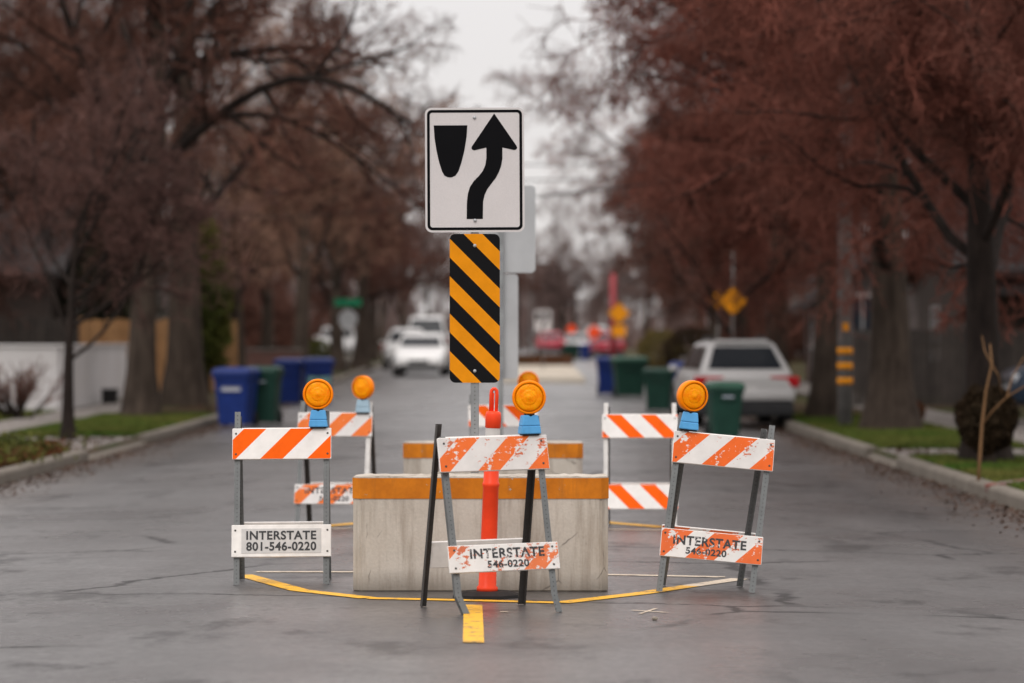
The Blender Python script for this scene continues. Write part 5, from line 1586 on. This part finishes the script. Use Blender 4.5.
ball_shrub((px(986, 40.2), 40.2, zl(40)), 0.36, 8, M_SHRUBDARK, 'dark round clipped shrub before the nearest right trunk', 1.12, 0.16, 9000)
ball_shrub((px(660, 112), 112, zl(112)), 0.8, 9, M_OLIVE, 'yellow olive shrub above the middle of the right-hand bins', 0.9, 0.1, 5000)
ball_shrub((px(690, 98), 98, zl(98)), 0.8, 10, M_SHRUBDARK, 'dark shrub behind the bins left of the parked white car', 1.0, 0.1, 5000)
ball_shrub((px(398, 66) * 0 + px(912, 60), 60, zl(60)), 0.22, 12, M_RUST, 'small russet shrub at the foot of the thick right trunk', 0.9, 0.02, 2000)
ball_shrub((px(318, 122), 122, zl(122)), 0.55, 13, M_EVER, 'green shrub behind the left blue bins near the tan tree', 1.0, 0.05, 3000)
# bare bush before the white wall
def bare_bush(loc, h, w, seed, label):
    rng = np.random.default_rng(seed)
    root = empty('bare_bush', loc); tag(root, label, 'bush')
    n = 34
    base = np.concatenate([rng.normal(size=(n, 2)) * w * 0.10, np.zeros((n, 1))], 1)
    tip = np.concatenate([base[:, :2] * 2.2 + rng.normal(size=(n, 2)) * w * 0.32, h * rng.uniform(0.7, 1.05, (n, 1))], 1)
    m = 6; t = np.linspace(0, 1, m)[None, :, None]
    P = base[:, None] * (1 - t) + tip[:, None] * t + np.sin(t * np.pi) * rng.normal(size=(n, 1, 3)) * 0.05
    Rr = np.broadcast_to(np.linspace(0.022, 0.007, m), (n, m))
    B1, R1 = grow(rng, P, Rr, 6, 0.3, 25, 8, 0.42, 4, 0.1, 0.02, 0.6, 0.006)
    B2, R2 = grow(rng, B1, R1, 4, 0.2, 28, 8, 0.5, 3, 0.1, 0.0, 0.6, 0.005)
    V0, Q0 = np_tubes(P, Rr, 5)
    me = np_mesh('stems', V0, Q0); link_mesh('stems', me, M_BARKDARK, root)
    V1, Q1 = np_tubes(B1, R1, 4); V2, Q2 = np_tubes(B2, R2, 3)
    me = np_mesh('twigs', np.concatenate([V1, V2]), np.concatenate([Q1, Q2 + len(V1)])); link_mesh('twigs', me, M_TWIGBROWN, root)
bare_bush((px(16, 63.5), 63.5, zl(63)), 0.95, 1.1, 21, 'bare brown bush in the lawn before the white garden wall')
bare_bush((px(556, 130), 130, zl(130)), 0.42, 0.9, 22, 'low russet bush growing on the far median behind its kerb')

# ================================================================== grass, ground cover, litter
def grass_patch(x0, x1, d0, d1, n, seed, mat=M_GRASS, h=(0.04, 0.10), hole=None, z0=0.0):
    rng = np.random.default_rng(seed)
    x = rng.uniform(x0, x1, n); d = rng.uniform(d0, d1, n)
    clump = np.sin(x * 2.1 + 1.3 * np.sin(d * 0.9)) * np.sin(d * 1.3 + x) + rng.normal(size=n) * 0.5
    k = clump > -0.55
    x, d = x[k], d[k]; n = len(x)
    z = np.array([zl(v) for v in d]) + z0
    a = rng.random(n) * 2 * np.pi; w = 0.012
    hh = rng.uniform(h[0], h[1], n)
    base = np.stack([x, d, z], 1); side = np.stack([np.cos(a), np.sin(a), 0 * a], 1) * w
    tip = base + np.stack([rng.normal(size=n) * 0.03, rng.normal(size=n) * 0.03, hh], 1)
    V = np.stack([base - side, base + side, tip], 1).reshape(-1, 3)
    me = np_mesh('lawn_grass', V, np.arange(n * 3).reshape(-1, 3))
    return tag(link_mesh('lawn_grass', me, mat), 'short green grass on the verges and lawns', 'grass', kind='stuff')
grass_patch(RXR + 0.18, 7.0, 30, 43.0, 52000, 1)
grass_patch(RXR + 0.18, 7.0, 46.9, 66, 46000, 2)
grass_patch(8.4, 12.5, 38, 43.0, 12000, 3)
grass_patch(RXL - 2.3, RXL - 0.18, 52.7, 66, 36000, 5)
grass_patch(-14, -9.4, 53, 69, 30000, 6)
def scatter(name, pts, size, mat, label, cat, flat, seed):
    rng = np.random.default_rng(seed)
    me = leaf_mesh(rng, np.array(pts), size, flat)
    return tag(link_mesh(name, me, mat), label, cat, kind='stuff')
def litter(seed, x_edge, sgn, d0, d1, n, spread, on_road=True):
    rr = random.Random(seed); out = []
    for _ in range(n):
        d = rr.uniform(d0, d1); a = abs(rr.gauss(0, spread))
        x = x_edge + sgn * a
        out.append((x, d, (road_z(x, d) if on_road else zl(d)) + 0.012 + rr.random() * 0.015))
    return out
scatter('leaf_litter', litter(31, RXL + 0.03, 1, 28, 90, 6000, 0.30) + litter(32, RXR - 0.03, -1, 24, 90, 6000, 0.30), 0.023, M_LITTER, 'brown leaf litter washed along both gutters', 'leaf litter', 0.75, 33)
scatter('fallen_leaves', litter(34, RXL - 0.2, -1, 34, 75, 4000, 1.2, False) + litter(35, RXR + 0.2, 1, 30, 75, 5000, 1.4, False), 0.035, M_LITTER, 'brown leaves fallen on the verges', 'leaves', 0.6, 36)
rr = random.Random(40)
scatter('ground_cover', [(rr.uniform(-8.0, -6.0), rr.uniform(36, 45.4), zl(40) + 0.02 + 0.16 * rr.random() ** 1.5) for _ in range(15000)], 0.035, M_RUST, 'russet ground cover in the planting bed on the left', 'ground cover', 0.3, 41)
scatter('ground_cover', [(rr.gauss(-6.9, 0.45), rr.gauss(41.5, 1.9), zl(40) + 0.03 + 0.24 * rr.random()) for _ in range(5000)], 0.045, M_EVER, 'green leafy ground cover in the planting bed on the left', 'ground cover', 0.2, 42)
scatter('median_plants', [(rr.uniform(-0.7, 1.9), rr.uniform(126, 150), zl(135) + 0.02 + 0.38 * rr.random()) for _ in range(6000)], 0.06, M_RUST, 'low russet planting on the far median', 'ground cover', 0.2, 43)
def stone_bed():
    rr = random.Random(50); mb = MB()
    for _ in range(420):
        x = rr.uniform(-8.0, -6.05); d = rr.uniform(34.5, 38.5); s = rr.uniform(0.04, 0.10)
        bm = bmesh.new(); bmesh.ops.create_icosphere(bm, subdivisions=1, radius=s)
        for v in bm.verts: v.co *= 0.8 + 0.4 * rr.random(); v.co.z *= 0.6
        for v in bm.verts: v.co += Vector((x, d, zl(d) + s * 0.3))
        mb.merge(bm, 0)
    tag(mb.build('gravel_stones', M_STONE), 'dark stones covering the near end of the left planting bed', 'gravel', kind='stuff')
stone_bed()

# ================================================================== woods closing the view
def far_woods(x0, x1, d0, d1, h, n, seed, mat, label):
    rng = np.random.default_rng(seed)
    x = rng.uniform(x0, x1, n); d = rng.uniform(d0, d1, n)
    base = np.stack([x, d, np.full(n, zl(250) - 0.1)], 1)
    hh = h * (0.65 + 0.2 * np.sin(x * 0.35 + 1.0) + 0.12 * np.sin(x * 0.9)) * rng.uniform(0.7, 1.1, n)
    top = base + np.stack([rng.normal(size=n) * 0.8, rng.normal(size=n) * 0.8, hh], 1)
    t = np.linspace(0, 1, 5)[None, :, None]
    P = base[:, None] * (1 - t) + top[:, None] * t
    Rr = np.broadcast_to(np.linspace(0.07, 0.02, 5), (n, 5))
    B1, R1 = grow(rng, P, Rr, 9, 0.05, 48, 14, 0.34, 4, 0.2, 0.02, 0.6, 0.022)
    B2, R2 = grow(rng, B1, R1, 6, 0.1, 45, 14, 0.6, 3, 0.2, 0.0, 0.7, 0.02)
    V, Q, o = [], [], 0
    for PP, RR in ((P, Rr), (B1, R1), (B2, R2)):
        v, q = np_tubes(PP, RR, 3); V.append(v); Q.append(q + o); o += len(v)
    return tag(link_mesh('far_woods', np_mesh('far_woods', np.concatenate(V), np.concatenate(Q)), mat), label, 'woods', kind='stuff')
far_woods(-60, 60, 310, 340, 8.0, 1500, 61, M_TWIGHAZE, 'hazy bare woods closing the view at the far end of the street')
far_woods(-34, -9.5, 150, 168, 6.0, 420, 62, M_TWIGBROWN, 'brown bare scrub between the houses on the left')
far_woods(8.5, 34, 140, 158, 6.0, 420, 63, M_TWIGBROWN, 'brown bare scrub between the houses on the right')
